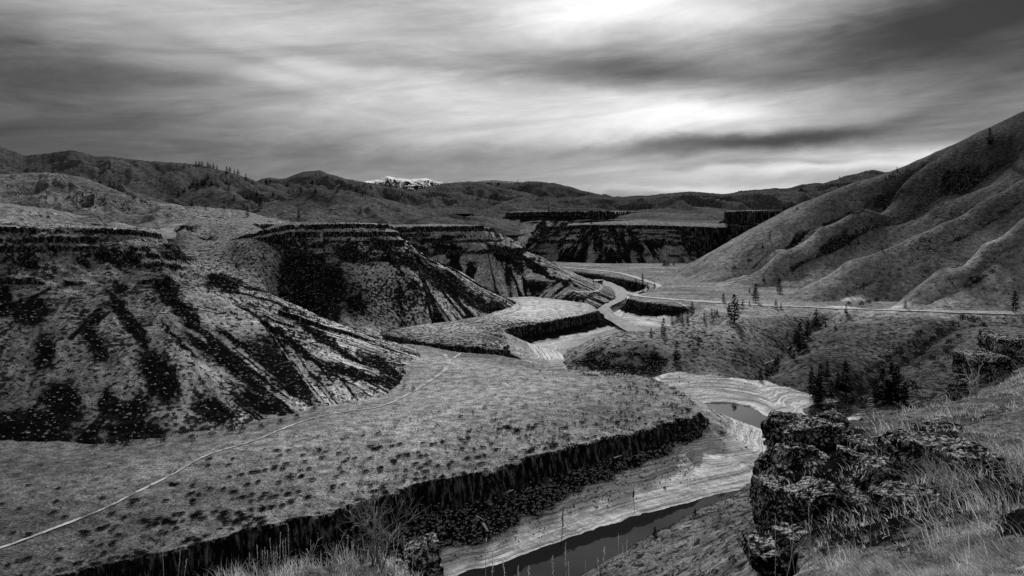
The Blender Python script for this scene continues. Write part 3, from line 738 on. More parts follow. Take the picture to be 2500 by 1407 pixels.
def simple_mat(name, lo, hi, scale, bump=.4, spec=.0, rough=.95, trans=0.0):
    m, nt, b = new_mat(name)
    tc = nt.node('ShaderNodeTexCoord')
    n = nt.noise(tc.outputs['Object'], scale, 5, .65)
    nt.l.new(nt.grey(nt.ramp(n, .32, .68, lo, hi)), b.inputs['Base Color'])
    b.inputs['Specular IOR Level'].default_value = spec; b.inputs['Roughness'].default_value = rough
    if bump:
        bp = nt.node('ShaderNodeBump'); bp.inputs['Strength'].default_value = bump; bp.inputs['Distance'].default_value = .3 / scale
        nt.l.new(n, bp.inputs['Height']); nt.l.new(bp.outputs[0], b.inputs['Normal'])
    return m


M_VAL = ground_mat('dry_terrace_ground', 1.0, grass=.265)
M_BLUFF = ground_mat('scrub_and_talus', 1.0)
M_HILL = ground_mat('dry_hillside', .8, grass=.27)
M_MESA = ground_mat('mesa_ground', .5, stp=.8)
M_FAR = ground_mat('mountain_ground', .36, bump=.6, stp=.25, grass=.2)
M_SNOW = ground_mat('snow_mountain', .1, snow=True, grass=.12, bump=.8)
M_LEDGE = ground_mat('ledge_ground', 7.0, speck=.5, grass=.2)

M_NEEDLE = simple_mat('pine_needles', .004, .018, 1.5, 0)
M_TRUNK = simple_mat('pine_bark', .02, .06, 5)
M_SAGE = simple_mat('sagebrush_leaves', .005, .04, 3.0, 0)
M_BUSH = simple_mat('bare_bush_twigs', .012, .06, .8, 0)
M_TALUS = simple_mat('basalt_rubble', .004, .3, 2.4)
M_ROAD = simple_mat('road_gravel', .3, .55, .8, .3)
M_PATH = simple_mat('path_dust', .14, .5, .3, .2)
M_WOOD = simple_mat('bleached_wood', .4, .7, 3)
M_DARKWOOD = simple_mat('wet_wood', .01, .03, 3)
M_GRASS = simple_mat('dry_grass', .12, .6, 3.5, 0)
M_STALK = simple_mat('dry_stalks', .28, .62, 9, 0)
M_TWIG = simple_mat('grey_twigs', .1, .34, 6, 0)


def backlit(m, f):
    t = m.node_tree; nt = NT(t); b = t.nodes['Principled BSDF']; out = t.nodes['Material Output']
    tr = nt.node('ShaderNodeBsdfTranslucent'); mx = nt.node('ShaderNodeMixShader'); mx.inputs[0].default_value = f
    src = b.inputs['Base Color'].links[0].from_socket
    t.links.new(src, tr.inputs[0]); t.links.new(b.outputs[0], mx.inputs[1]); t.links.new(tr.outputs[0], mx.inputs[2]); t.links.new(mx.outputs[0], out.inputs[0])


backlit(M_GRASS, .5); backlit(M_STALK, .35)


def rock_mat():
    m, nt, b = new_mat('lichen_basalt')
    tc = nt.node('ShaderNodeNewGeometry')
    pos = tc.outputs['Position']
    n1 = nt.noise(pos, 2.2, 6, .65); n2 = nt.noise(pos, 16, 4, .6); n3 = nt.noise(pos, 42, 3, .6)
    base = nt.ramp(n1, .3, .7, .003, .016)
    lichen_lit = nt.ramp(nt.add(nt.add(nt.mul(n2, .55), nt.mul(n3, .3)), nt.mul(n1, .3)), .575, .65)
    sep = nt.node('ShaderNodeSeparateXYZ'); nt.l.new(tc.outputs['Normal'], sep.inputs[0])
    top = nt.ramp(sep.outputs[2], .45, .9)
    lichen_lit = nt.m('MAXIMUM', lichen_lit, nt.mul(nt.mul(top, nt.ramp(n2, .42, .62)), .6))  # upward faces paled too, a painted lit top added to the lichen
    nt.l.new(nt.grey(nt.mix(lichen_lit, base, nt.ramp(n3, .35, .65, .1, .45))), b.inputs['Base Color'])
    bp = nt.node('ShaderNodeBump'); bp.inputs['Strength'].default_value = .9; bp.inputs['Distance'].default_value = .06
    nt.l.new(nt.add(nt.mul(n1, .8), nt.mul(n2, .5)), bp.inputs['Height']); nt.l.new(bp.outputs[0], b.inputs['Normal'])
    return m


M_ROCK = rock_mat()


def water_mat():
    m, nt, b = new_mat('still_water')
    geo = nt.node('ShaderNodeNewGeometry')
    b.inputs['Base Color'].default_value = (.012, .012, .012, 1); b.inputs['Roughness'].default_value = .03
    b.inputs['Specular IOR Level'].default_value = .5; b.inputs['IOR'].default_value = 1.34
    n = nt.noise(geo.outputs['Position'], .9, 3, .5)
    bp = nt.node('ShaderNodeBump'); bp.inputs['Strength'].default_value = .05; bp.inputs['Distance'].default_value = .05
    nt.l.new(n, bp.inputs['Height']); nt.l.new(bp.outputs[0], b.inputs['Normal'])
    return m


M_WATER = water_mat()


def river_mat():
    m, nt, b = new_mat('river_water')
    geo = nt.node('ShaderNodeNewGeometry')
    n = nt.noise(geo.outputs['Position'], .35, 4, .6)
    nt.l.new(nt.grey(nt.ramp(n, .35, .65, .20, .34)), b.inputs['Base Color'])
    b.inputs['Roughness'].default_value = .8; b.inputs['Specular IOR Level'].default_value = .02; b.inputs['IOR'].default_value = 1.33
    return m


M_RIVER = river_mat()


# ------------------------------------------------------------------ mesh helpers
def link_mesh(name, co, faces_flat, nper, mats, attrs=None, smooth=True, parent=None, fmat=None):
    me = bpy.data.meshes.new(name)
    co = np.asarray(co, np.float32); ff = np.asarray(faces_flat, np.int32).ravel()
    nf = len(ff) // nper
    me.vertices.add(len(co)); me.vertices.foreach_set('co', co.ravel())
    me.loops.add(len(ff)); me.loops.foreach_set('vertex_index', ff)
    me.polygons.add(nf); me.polygons.foreach_set('loop_start', np.arange(0, nf * nper, nper, dtype=np.int32))
    if smooth:
        me.polygons.foreach_set('use_smooth', np.ones(nf, bool))
    if fmat is not None:
        me.polygons.foreach_set('material_index', np.asarray(fmat, np.int32))
    for k, v in (attrs or {}).items():
        a = me.attributes.new(k, 'FLOAT', 'POINT'); a.data.foreach_set('value', np.asarray(v, np.float32).ravel())
    for mt in (mats if isinstance(mats, (list, tuple)) else [mats]):
        me.materials.append(mt)
    me.update(calc_edges=True); me.validate()
    o = bpy.data.objects.new(name, me); COL.objects.link(o)
    if parent:
        o.parent = parent
    return o


def tag(o, label=None, cat=None, group=None, kind=None):
    if label: o['label'] = label
    if cat: o['category'] = cat
    if group: o['group'] = group
    if kind: o['kind'] = kind
    return o


def empty(name, loc, rz=0.0):
    o = bpy.data.objects.new(name, None); COL.objects.link(o)
    o.location = loc; o.rotation_euler = (0, 0, rz); o.empty_display_size = .2
    return o


def landmesh(key, name, nu, rows, mat, zcull=None):
    fn = COMPS[key]; (p0, p1), _ = RANGE[key]
    u = (np.linspace(p0, p1, nu) - CX) / F
    Y = np.asarray(rows, float)[:, None] + 0 * u[None, :]
    X = Y * u[None, :]
    z, rock, tone, bank, shrub = fn(X, Y)
    nr = len(rows)
    idx = np.arange(nr * nu).reshape(nr, nu)
    q = np.stack([idx[:-1, :-1], idx[:-1, 1:], idx[1:, 1:], idx[1:, :-1]], -1).reshape(-1, 4)
    if zcull is not None:
        zq = z.ravel()[q].max(1)
        if key == 'hillside':
            q = q[(zq > zcull) & (X.ravel()[q].max(1) > 15)]
        else:
            q = q[zq > zcull]
    used = np.unique(q); remap = np.full(nr * nu, -1); remap[used] = np.arange(len(used))
    co = np.stack([X, Y, z], -1).reshape(-1, 3)[used]
    at = {k: v.ravel()[used] for k, v in dict(rock=rock, tone=tone, bank=bank, shrub=shrub).items()}
    o = link_mesh(name, co, remap[q], 4, mat, at)
    o['kind'] = 'structure'
    return o


gs = lambda a, b, n: np.geomspace(a, b, n)
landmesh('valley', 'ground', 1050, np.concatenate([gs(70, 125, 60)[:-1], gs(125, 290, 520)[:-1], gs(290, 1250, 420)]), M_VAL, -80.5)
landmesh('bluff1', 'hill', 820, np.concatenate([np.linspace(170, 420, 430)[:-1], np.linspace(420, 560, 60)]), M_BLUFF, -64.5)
landmesh('bluff2', 'hill', 560, np.concatenate([np.linspace(338, 520, 300)[:-1], np.linspace(520, 700, 60)]), M_BLUFF, -64.5)
landmesh('draw', 'hill', 300, np.linspace(341, 690, 240), M_BLUFF, -66)
landmesh('bluff3', 'hill', 420, np.linspace(482, 860, 330), M_BLUFF, -64.5)
landmesh('farmesa', 'hill', 520, np.concatenate([np.linspace(862, 1020, 260)[:-1], np.linspace(1020, 1300, 220)[:-1], np.linspace(1300, 1700, 40)]), M_MESA, -63.5)
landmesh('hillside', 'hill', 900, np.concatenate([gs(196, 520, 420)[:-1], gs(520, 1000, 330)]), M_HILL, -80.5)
landmesh('nearslope', 'hill', 420, gs(38, 235, 330), M_HILL, -79.5)
landmesh('ledge', 'ground', 1300, gs(1.2, 34, 520), M_LEDGE, None)
for k, (fn, pr, dr) in MT.items():
    nu = int((pr[1] - pr[0]) / 2.6) + 40
    mt = M_SNOW if k == 'peak_snow' else (M_FAR if dr[1] > 1300 else M_MESA)
    landmesh(k, 'mountain' if dr[1] > 1600 else 'hill', nu, np.linspace(dr[0], dr[1], 170), mt, -60)

# land that runs on under and behind everything else
big = []
xs = np.linspace(-16000, 16000, 65); ys = np.linspace(-6000, 18000, 49)
BX, BY = np.meshgrid(xs, ys)
BZ = -84 + 3 * fbm(BX / 900, BY / 900, 3, 951)
idx = np.arange(BX.size).reshape(BX.shape)
q = np.stack([idx[:-1, :-1], idx[:-1, 1:], idx[1:, 1:], idx[1:, :-1]], -1).reshape(-1, 4)
o = link_mesh('ground', np.stack([BX, BY, BZ], -1).reshape(-1, 3), q, 4, M_FAR, dict(rock=np.zeros(BX.size), tone=np.full(BX.size, .5), bank=np.zeros(BX.size), shrub=np.full(BX.size, .3)))
o['kind'] = 'structure'

# ------------------------------------------------------------------ water
o = link_mesh('water', [(-160, 90, -76.5), (320, 90, -76.5), (320, 330, -76.5), (-160, 330, -76.5)], [[0, 1, 2, 3]], 4, M_WATER, smooth=False)
o['kind'] = 'structure'


def ribbon(name, pix, width, mat, lift=.12, names=None, step=1.2, wfun=None, flatz=None, jitter=0.0):
    """a strip laid on the land along a line of sight points"""
    pp = smooth_poly(pix, 8)
    pts = [p for p in cast(pp, names=names, dmin=60, dmax=1400) if p]
    pts = np.array(pts)
    if flatz is None:
        keep = [0]
        for i in range(1, len(pts)):
            if np.hypot(*(pts[i, :2] - pts[keep[-1], :2])) > .5:
                keep.append(i)
        pts = pts[keep]
    seg = np.hypot(np.diff(pts[:, 0]), np.diff(pts[:, 1])); s = np.concatenate([[0], np.cumsum(seg)])
    n = max(int(s[-1] / step), 8)
    t = np.linspace(0, s[-1], n)
    x = np.interp(t, s, pts[:, 0]); y = np.interp(t, s, pts[:, 1])
    for _ in range(3):
        x[1:-1] = (x[:-2] + 2 * x[1:-1] + x[2:]) / 4; y[1:-1] = (y[:-2] + 2 * y[1:-1] + y[2:]) / 4
    dx = np.gradient(x); dy = np.gradient(y); L = np.hypot(dx, dy) + 1e-9
    nx, ny = -dy / L, dx / L
    w = width * (wfun(t / s[-1]) if wfun is not None else 1.0) * (1 + jitter * fbm(t / 6, t * 0, 3, 61))
    offs = np.linspace(-.5, .5, 5)
    X = x[:, None] + nx[:, None] * offs * np.reshape(w, (-1, 1)); Y = y[:, None] + ny[:, None] * offs * np.reshape(w, (-1, 1))
    Z, _, _, _ = ground(X, Y, names)
    Z = Z + lift
    if flatz == 'smooth':
        zc = Z.max(1)
        k = 15
        zc = np.convolve(np.pad(zc, k, mode='edge'), np.ones(2 * k + 1) / (2 * k + 1), 'valid')
        Z = np.repeat(zc[:, None], 5, 1)
    idx = np.arange(n * 5).reshape(n, 5)
    q = np.stack([idx[:-1, :-1], idx[:-1, 1:], idx[1:, 1:], idx[1:, :-1]], -1).reshape(-1, 4)
    o = link_mesh(name, np.stack([X, Y, Z], -1).reshape(-1, 3), q, 4, mat)
    o['kind'] = 'structure'
    return o


ribbon('path', [(-60, 1362), (0, 1340), (120, 1296), (250, 1245), (330, 1205), (420, 1160), (470, 1130), (520, 1107), (620, 1077), (700, 1044), (770, 1020), (850, 1005), (930, 993), (1000, 962), (1050, 930), (1085, 905), (1094, 885), (1086, 866)], 1.1, M_PATH, .16, ('valley', 'bluff1'), .8, lambda t: np.interp(t, [0, .5, .75, 1], [.55, .8, 1.6, 1.6]), jitter=.5)
ribbon('path', [(1094, 884), (1110, 874), (1126, 862)], 1.1, M_PATH, .16, ('valley',), .8)
ribbon('path', [(1003, 829), (1060, 820), (1110, 806), (1120, 797), (1160, 787), (1200, 775), (1240, 765), (1268, 755), (1270, 745), (1262, 736)], 1.6, M_PATH, .18, ('valley', 'bluff2'), 1.0, jitter=.4)
ribbon('path', [(1405, 714), (1455, 712), (1468, 703), (1464, 696)], 2.2, M_PATH, .25, ('valley', 'bluff3'), 1.0)
ROAD_N = ('valley', 'hillside')
ribbon('road', [(1370, 653), (1440, 659), (1510, 667), (1560, 681), (1600, 694), (1609, 699), (1596, 705), (1560, 713), (1548, 718), (1560, 724), (1620, 730), (1700, 736), (1780, 741), (1850, 745), (1900, 748)], 5.0, M_ROAD, .35, ROAD_N, 1.5, flatz=None)
ribbon('road', [(1900, 748), (2000, 752), (2100, 756), (2200, 759), (2350, 763), (2500, 767), (2700, 773)], 3.6, M_ROAD, .45, ROAD_N, 1.5)
ribbon('path', [(1640, 733), (1660, 742), (1685, 755), (1697, 772)], 2.0, M_PATH, .25, ROAD_N, 1.0)
ribbon('river', [(1445, 686), (1470, 692), (1490, 702), (1508, 711), (1516, 724), (1506, 741), (1472, 756), (1476, 768), (1486, 778), (1508, 793), (1540, 806), (1585, 821)], 11, M_RIVER, .3, ('valley',), 2.0, lambda t: np.interp(t, [0, .3, .5, .7, 1], [.9, 1.1, .9, .9, 1.1]), flatz='smooth')
ribbon('water', [(1300, 884), (1340, 888), (1400, 882)], 7, M_RIVER, .12, ('valley',), 1.0)

# ------------------------------------------------------------------ plants, stones and timber
def clump(ntri, seed, flat=.75, size=.42, upright=0.0):
    """an uneven hemisphere of leaf-sized triangles, about one metre across"""
    r = np.random.default_rng(seed)
    nb = 5
    cen = np.stack([r.uniform(-.17, .17, nb), r.uniform(-.17, .17, nb), r.uniform(.1, .26, nb)], 1)
    tri = []
    for i in range(ntri):
        c = cen[r.integers(nb)]
        v = r.normal(size=3); v /= np.linalg.norm(v); v[2] = abs(v[2])
        p = c + v * np.array([.27, .27, .33 * flat / .75]) * r.uniform(.55, 1.05)
        a = r.normal(size=3); a[2] += upright; a /= np.linalg.norm(a); b = np.cross(a, r.normal(size=3)); b /= np.linalg.norm(b)
        s = size * r.uniform(.3, .8)
        tri.append([p - a * s * .3 - b * s * .2, p - a * s * .3 + b * s * .2, p + a * s * .5])
    t = np.array(tri); t[:, :, 2] = np.maximum(t[:, :, 2], -.05)
    return t.reshape(-1, 3)


def stone(seed):
    r = np.random.default_rng(seed)
    v = np.array([(1, 0, 0), (-1, 0, 0), (0, 1, 0), (0, -1, 0), (0, 0, 1), (0, 0, -.6), (.7, .7, .5), (-.7, .6, .6), (.6, -.7, .5), (-.7, -.7, .4)], float)
    v = v * r.uniform(.6, 1.1, (10, 1)) * np.array([.55, .5, .45])
    f = [(4, 6, 7), (4, 8, 6), (4, 7, 9), (4, 9, 8), (0, 6, 8), (1, 9, 7), (2, 7, 6), (3, 8, 9), (0, 2, 6), (1, 7, 2), (0, 8, 3), (1, 3, 9)]
    return v[np.array(f)].reshape(-1, 3)


def merged(name, protos, pts, sizes, mat, aniso=None, smooth=False, parent=None):
    pts = np.asarray(pts, float); n = len(pts)
    if n == 0:
        return None
    out = []
    which = RNG.integers(len(protos), size=n); rot = RNG.uniform(0, 6.283, n)
    sz = np.asarray(sizes, float).reshape(n, -1)
    if sz.shape[1] == 1:
        sz = np.repeat(sz, 3, 1)
    for k, pr in enumerate(protos):
        m = which == k
        if not m.any():
            continue
        c, s = np.cos(rot[m])[:, None], np.sin(rot[m])[:, None]
        x = pr[None, :, 0] * sz[m, :1]; y = pr[None, :, 1] * sz[m, 1:2]
        q = np.stack([x * c - y * s, x * s + y * c, pr[None, :, 2] * sz[m, 2:3] + 0 * x], -1) + pts[m][:, None, :]
        out.append(q.reshape(-1, 3))
    co = np.concatenate(out)
    return link_mesh(name, co, np.arange(len(co)), 3, mat, smooth=smooth, parent=parent)


ID = {k: i for i, k in enumerate(COMPS)}


def scatter(n, pr, dr, names=None):
    u = (RNG.uniform(pr[0], pr[1], n) - CX) / F
    Y = np.sqrt(RNG.uniform(dr[0] ** 2, dr[1] ** 2, n)); X = u * Y
    Z, who, R, S = ground(X, Y, names)
    px, py = pxy(X, Y, Z)
    return X, Y, Z, who, R, S, px, py


SHRUB24 = [clump(26, s) for s in range(6)]
SHRUB60 = [clump(170, s + 41, size=.3) for s in range(6)]

# --- sagebrush in rows on the near terrace
X, Y, Z, who, R, S, px, py = scatter(60000, (-350, 1760), (120, 320), ('valley', 'bluff1'))
d, arc, _, ins = polyd(X, Y, T1[:20], None, False)
rows = fbm(arc / 14, d / 2.0, 3, 1001) + .35 * fbm(X / 18, Y / 18, 2, 1003)
p = sstep(.04, .2, rows) * np.interp(d, [0.6, 2, 14, 26, 40, 60], [.45, 1, .95, .5, .07, 0]) * np.interp(px, [-300, 300, 700, 1500], [.35, .4, 1, .8])
edge = (d < 2.4) * .35
far = .02 + .22 * sstep(.25, .45, fbm(X / 9, Y / 9, 3, 1005))
inpoly = polyd(X, Y, T1)[3]
ok = (who == ID['valley']) & inpoly & (Z > -63.5) & (RNG.random(len(X)) < np.maximum(np.maximum(p * .85, edge), far * .12))
pts = np.stack([X, Y, Z - .05], 1)[ok]; dd = d[ok]; ppx = px[ok]; ppy = py[ok]
sz = RNG.uniform(.7, 1.75, len(pts)) * np.where(dd < 40, 1, .75)
inview = (ppx > -5) & (ppx < 2505) & (ppy < 1395)
proj = np.where(inview, sz / pts[:, 1], 0)
order = np.argsort(-proj)
top = order[:298]; rest = order[298:]
SAGE = []
for k in range(6):
    c = SHRUB60[k]
    me = bpy.data.meshes.new('sagebrush'); co = np.asarray(c, np.float32)
    me.from_pydata([tuple(v) for v in co], [], [(i, i + 1, i + 2) for i in range(0, len(co), 3)]); me.materials.append(M_SAGE)
    SAGE.append(me)
for n, i in enumerate(top):
    o = bpy.data.objects.new('sagebrush', SAGE[n % 6]); COL.objects.link(o)
    o.location = pts[i]; o.scale = (sz[i] * 1.45, sz[i], sz[i] * .7); o.rotation_euler = (0, 0, RNG.uniform(-.35, .35) + .64)
    if dd[i] < 3.0:
        lb = 'dark sagebrush clump right on the lip of the black cliff of the near terrace'
    elif ppx[i] < 600:
        lb = 'dark sagebrush clump on the dim grassy terrace beside the thin pale track'
    elif dd[i] < 22:
        lb = 'dark sagebrush clump in the rows just behind the near terrace cliff edge'
    else:
        lb = 'dark sagebrush clump scattered on the open pale middle of the near terrace'
    tag(o, lb, 'sagebrush', 'sagebrush clumps growing on the near grassy terrace')
rp, rs = [pts[rest]], [sz[rest]]

# --- scrub everywhere else, too many to count
X, Y, Z, who, R, S, px, py = scatter(90000, (-40, 1300), (185, 520), ('valley', 'bluff1', 'bluff2', 'bluff3'))
cl = fbm(X / 7, Y / 7, 3, 1011); cl2 = fbm(X / 30, Y / 30, 3, 1013)
pr_ = np.where((who == ID['bluff1']) | (who == ID['bluff2']), (.12 + .5 * sstep(0, .3, cl2 + .4 * cl)) * sstep(-.25, .1, cl), 0)
pr_ = np.where(who == ID['bluff2'], pr_ * 1.0, pr_)
pr_ = np.where((who == ID['valley']) & (Y > 345) & (Z > -66), .22 * sstep(0, .2, cl) * (1 - patch(px, py, [(1330, 755, 130, 28, 3, 1)], .3)), pr_)
pr_ = np.where(R > .5, np.maximum(pr_ * .8, .22), pr_)
ok = RNG.random(len(X)) < pr_ * .95
rp.append(np.stack([X, Y, Z - .05], 1)[ok]); rs.append(RNG.uniform(.5, 1.35, ok.sum()) * np.where(R[ok] > .5, 1.15, 1))
X, Y, Z, who, R, S, px, py = scatter(52000, (1380, 2560), (200, 620), ('valley', 'hillside'))
cl = fbm(X / 6, Y / 6, 3, 1021); cl2 = fbm(X / 26, Y / 26, 3, 1023)
pr_ = (.2 + .4 * sstep(0, .3, cl2)) * sstep(-.1, .2, cl) * np.interp(py, [400, 600, 740, 770, 1000], [.25, .35, .35, .75, .75])
ok = (who == ID['hillside']) & (Z > -69.5) & (RNG.random(len(X)) < pr_ * .8)
rp.append(np.stack([X, Y, Z - .05], 1)[ok]); rs.append(RNG.uniform(.35, .95, ok.sum()))
X, Y, Z, who, R, S, px, py = scatter(16000, (1300, 2100), (75, 215), ('nearslope', 'valley'))
ok = (who == ID['nearslope']) & (Z > -73.6) & (RNG.random(len(X)) < .5 * sstep(-.15, .3, fbm(X / 4, Y / 4, 3, 1031)))
rp.append(np.stack([X, Y, Z - .05], 1)[ok]); rs.append(RNG.uniform(.3, 1.0, ok.sum()))
X, Y, Z, who, R, S, px, py = scatter(9000, (300, 1500), (120, 235), ('valley',))
ok = (R > .5) & (Z > -70.5) & (RNG.random(len(X)) < .25)
rp.append(np.stack([X, Y, Z], 1)[ok]); rs.append(RNG.uniform(.4, 1.2, ok.sum()))
o = merged('scrub', SHRUB24, np.concatenate(rp), np.concatenate(rs), M_SAGE)
tag(o, 'low dark scrub speckling the bluff slopes, spurs and terraces', 'scrub', kind='stuff')

# --- rubble: black basalt talus under the cliffs and down the bluffs
ST = [stone(s) for s in range(8)]
X, Y, Z, who, R, S, px, py = scatter(70000, (-60, 1720), (125, 240), ('valley',))
ok = (R > .55) & (Z < -68) & (Z > -76.3)
tp = [np.stack([X, Y, Z + .03], 1)[ok]]; tz = [RNG.gamma(3, .13, ok.sum()) + .15]
d, arc, _, ins = polyd(X, Y, T1[:20], None, False)
ok = (~ok) & (Z < -69) & (Z > -76.4) & (d < 16) & (RNG.random(len(X)) < .55 * sstep(15, 8, d + 3 * fbm(X / 5, Y / 5, 2, 5)) * (px < 1700))
tp.append(np.stack([X, Y, Z], 1)[ok]); tz.append(RNG.gamma(3, .1, ok.sum()) + .1)
X, Y, Z, who, R, S, px, py = scatter(46000, (-60, 1260), (185, 480), ('valley', 'bluff1', 'bluff2'))
ok = (R > .6) & (who != ID['valley']) & (RNG.random(len(X)) < .5)
tp.append(np.stack([X, Y, Z], 1)[ok]); tz.append(RNG.gamma(3, .16, ok.sum()) + .2)
X, Y, Z, who, R, S, px, py = scatter(22000, (1380, 1900), (215, 400), ('valley', 'hillside'))
ok = ((R > .5) & (RNG.random(len(X)) < .8)) | ((Z < -66) & (Z > -72) & (RNG.random(len(X)) < .06))
tp.append(np.stack([X, Y, Z], 1)[ok]); tz.append(RNG.gamma(3, .12, ok.sum()) + .12)
o = merged('talus', ST, np.concatenate(tp), np.concatenate(tz), M_TALUS)
tag(o, 'black basalt rubble heaped below the terrace cliff and streaked down the bluffs', 'talus', kind='stuff')


# --- pines
def pine_mesh(seed, lush=1.0, narrow=1.0):
    r = np.random.default_rng(seed)
    tr = []
    lv = 22
    top = r.normal(0, .01, 2)
    for k in range(lv):
        t = k / (lv - 1)
        z0 = .12 + .86 * t
        if r.random() < .10:
            continue
        rad = .31 * narrow * ((1 - t) ** .75) * (0.62 + .38 * math.sin(min(1, t * 3.2) * 1.57)) + .012
        nb = int(5 + 4 * (1 - t))
        a0 = r.uniform(0, 6.28)
        for j in range(nb):
            if r.random() < .16:
                continue
            a = a0 + j * 6.283 / nb + r.normal(0, .25); L = rad * r.uniform(.55, 1.2)
            dirv = np.array([math.cos(a), math.sin(a), r.uniform(-.30, .12)])
            side = np.array([-math.sin(a), math.cos(a), 0])
            base = np.array([top[0] * t, top[1] * t, z0 + r.normal(0, .008)])
            for q in range(int(6 * lush)):
                f = r.uniform(.25, 1.0); c = base + dirv * L * f
                w = .048 * r.uniform(.6, 1.3) * (1.1 - .4 * t); v = r.normal(size=3)
                tr.append([c - side * w + v * .008, c + side * w + v * .006 + np.array([0, 0, -.008]), c + dirv * w * 1.3 + np.array([0, 0, r.uniform(-.018, .03)])])
    return np.array(tr).reshape(-1, 3)


def tube(path, radii, n=6):
    path = np.asarray(path, float); V = []; Fq = []
    for i, (p, rr) in enumerate(zip(path, radii)):
        a = path[min(i + 1, len(path) - 1)] - path[max(i - 1, 0)]
        a = a / (np.linalg.norm(a) + 1e-9)
        b = np.cross(a, [0.31, .95, .05]); b /= np.linalg.norm(b) + 1e-9; c = np.cross(a, b)
        for j in range(n):
            t = j * 2 * math.pi / n
            V.append(p + rr * (b * math.cos(t) + c * math.sin(t)))
    for i in range(len(path) - 1):
        for j in range(n):
            Fq.append((i * n + j, i * n + (j + 1) % n, (i + 1) * n + (j + 1) % n, (i + 1) * n + j))
    k = len(V)
    V.append(path[-1]); e = (len(path) - 1) * n
    for j in range(n):
        Fq.append((e + j, e + (j + 1) % n, k, k))
    return np.array(V), Fq


def tubes(name, lst, mat, parent=None, n=5):
    V = []; Fc = []; off = 0
    for path, radii in lst:
        v, f = tube(path, radii, n)
        V.append(v)
        Fc += [tuple(x + off for x in (q if q[2] != q[3] else q[:3])) for q in f]
        off += len(v)
    me = bpy.data.meshes.new(name); me.from_pydata([tuple(x) for x in np.concatenate(V)], [], Fc)
    me.materials.append(mat)
    for p_ in me.polygons: p_.use_smooth = True
    o = bpy.data.objects.new(name, me); COL.objects.link(o)
    if parent: o.parent = parent
    return o


def tri_mesh(name, co, mat):
    me = bpy.data.meshes.new(name)
    me.from_pydata([tuple(v) for v in co], [], [(i, i + 1, i + 2) for i in range(0, len(co), 3)]); me.materials.append(mat)
    return me


PV = [(pine_mesh(s, 1.3, nw)) for s, nw in ((1, 1.0), (2, .8), (3, 1.15), (4, .9), (5, 1.0))]
PINE_CROWN = [tri_mesh('crown', c, M_NEEDLE) for c in PV]
tk_v, tk_f = tube([(0, 0, -.02), (0.002, 0, .3), (0, .003, .7), (0, 0, .97)], [.017, .013, .008, .002], 7)
PINE_TRUNK = bpy.data.meshes.new('trunk'); PINE_TRUNK.from_pydata([tuple(v) for v in tk_v], [], [tuple(q if q[2] != q[3] else q[:3]) for q in tk_f]); PINE_TRUNK.materials.append(M_TRUNK)
PINE_FAR = []
for c in PV:
    me = bpy.data.meshes.new('pine_tree')
    v = np.concatenate([c, tk_v]); n0 = len(c)
    me.from_pydata([tuple(x) for x in v], [], [(i, i + 1, i + 2) for i in range(0, n0, 3)] + [tuple(x + n0 for x in (q if q[2] != q[3] else q[:3])) for q in tk_f])
    me.materials.append(M_NEEDLE); PINE_FAR.append(me)

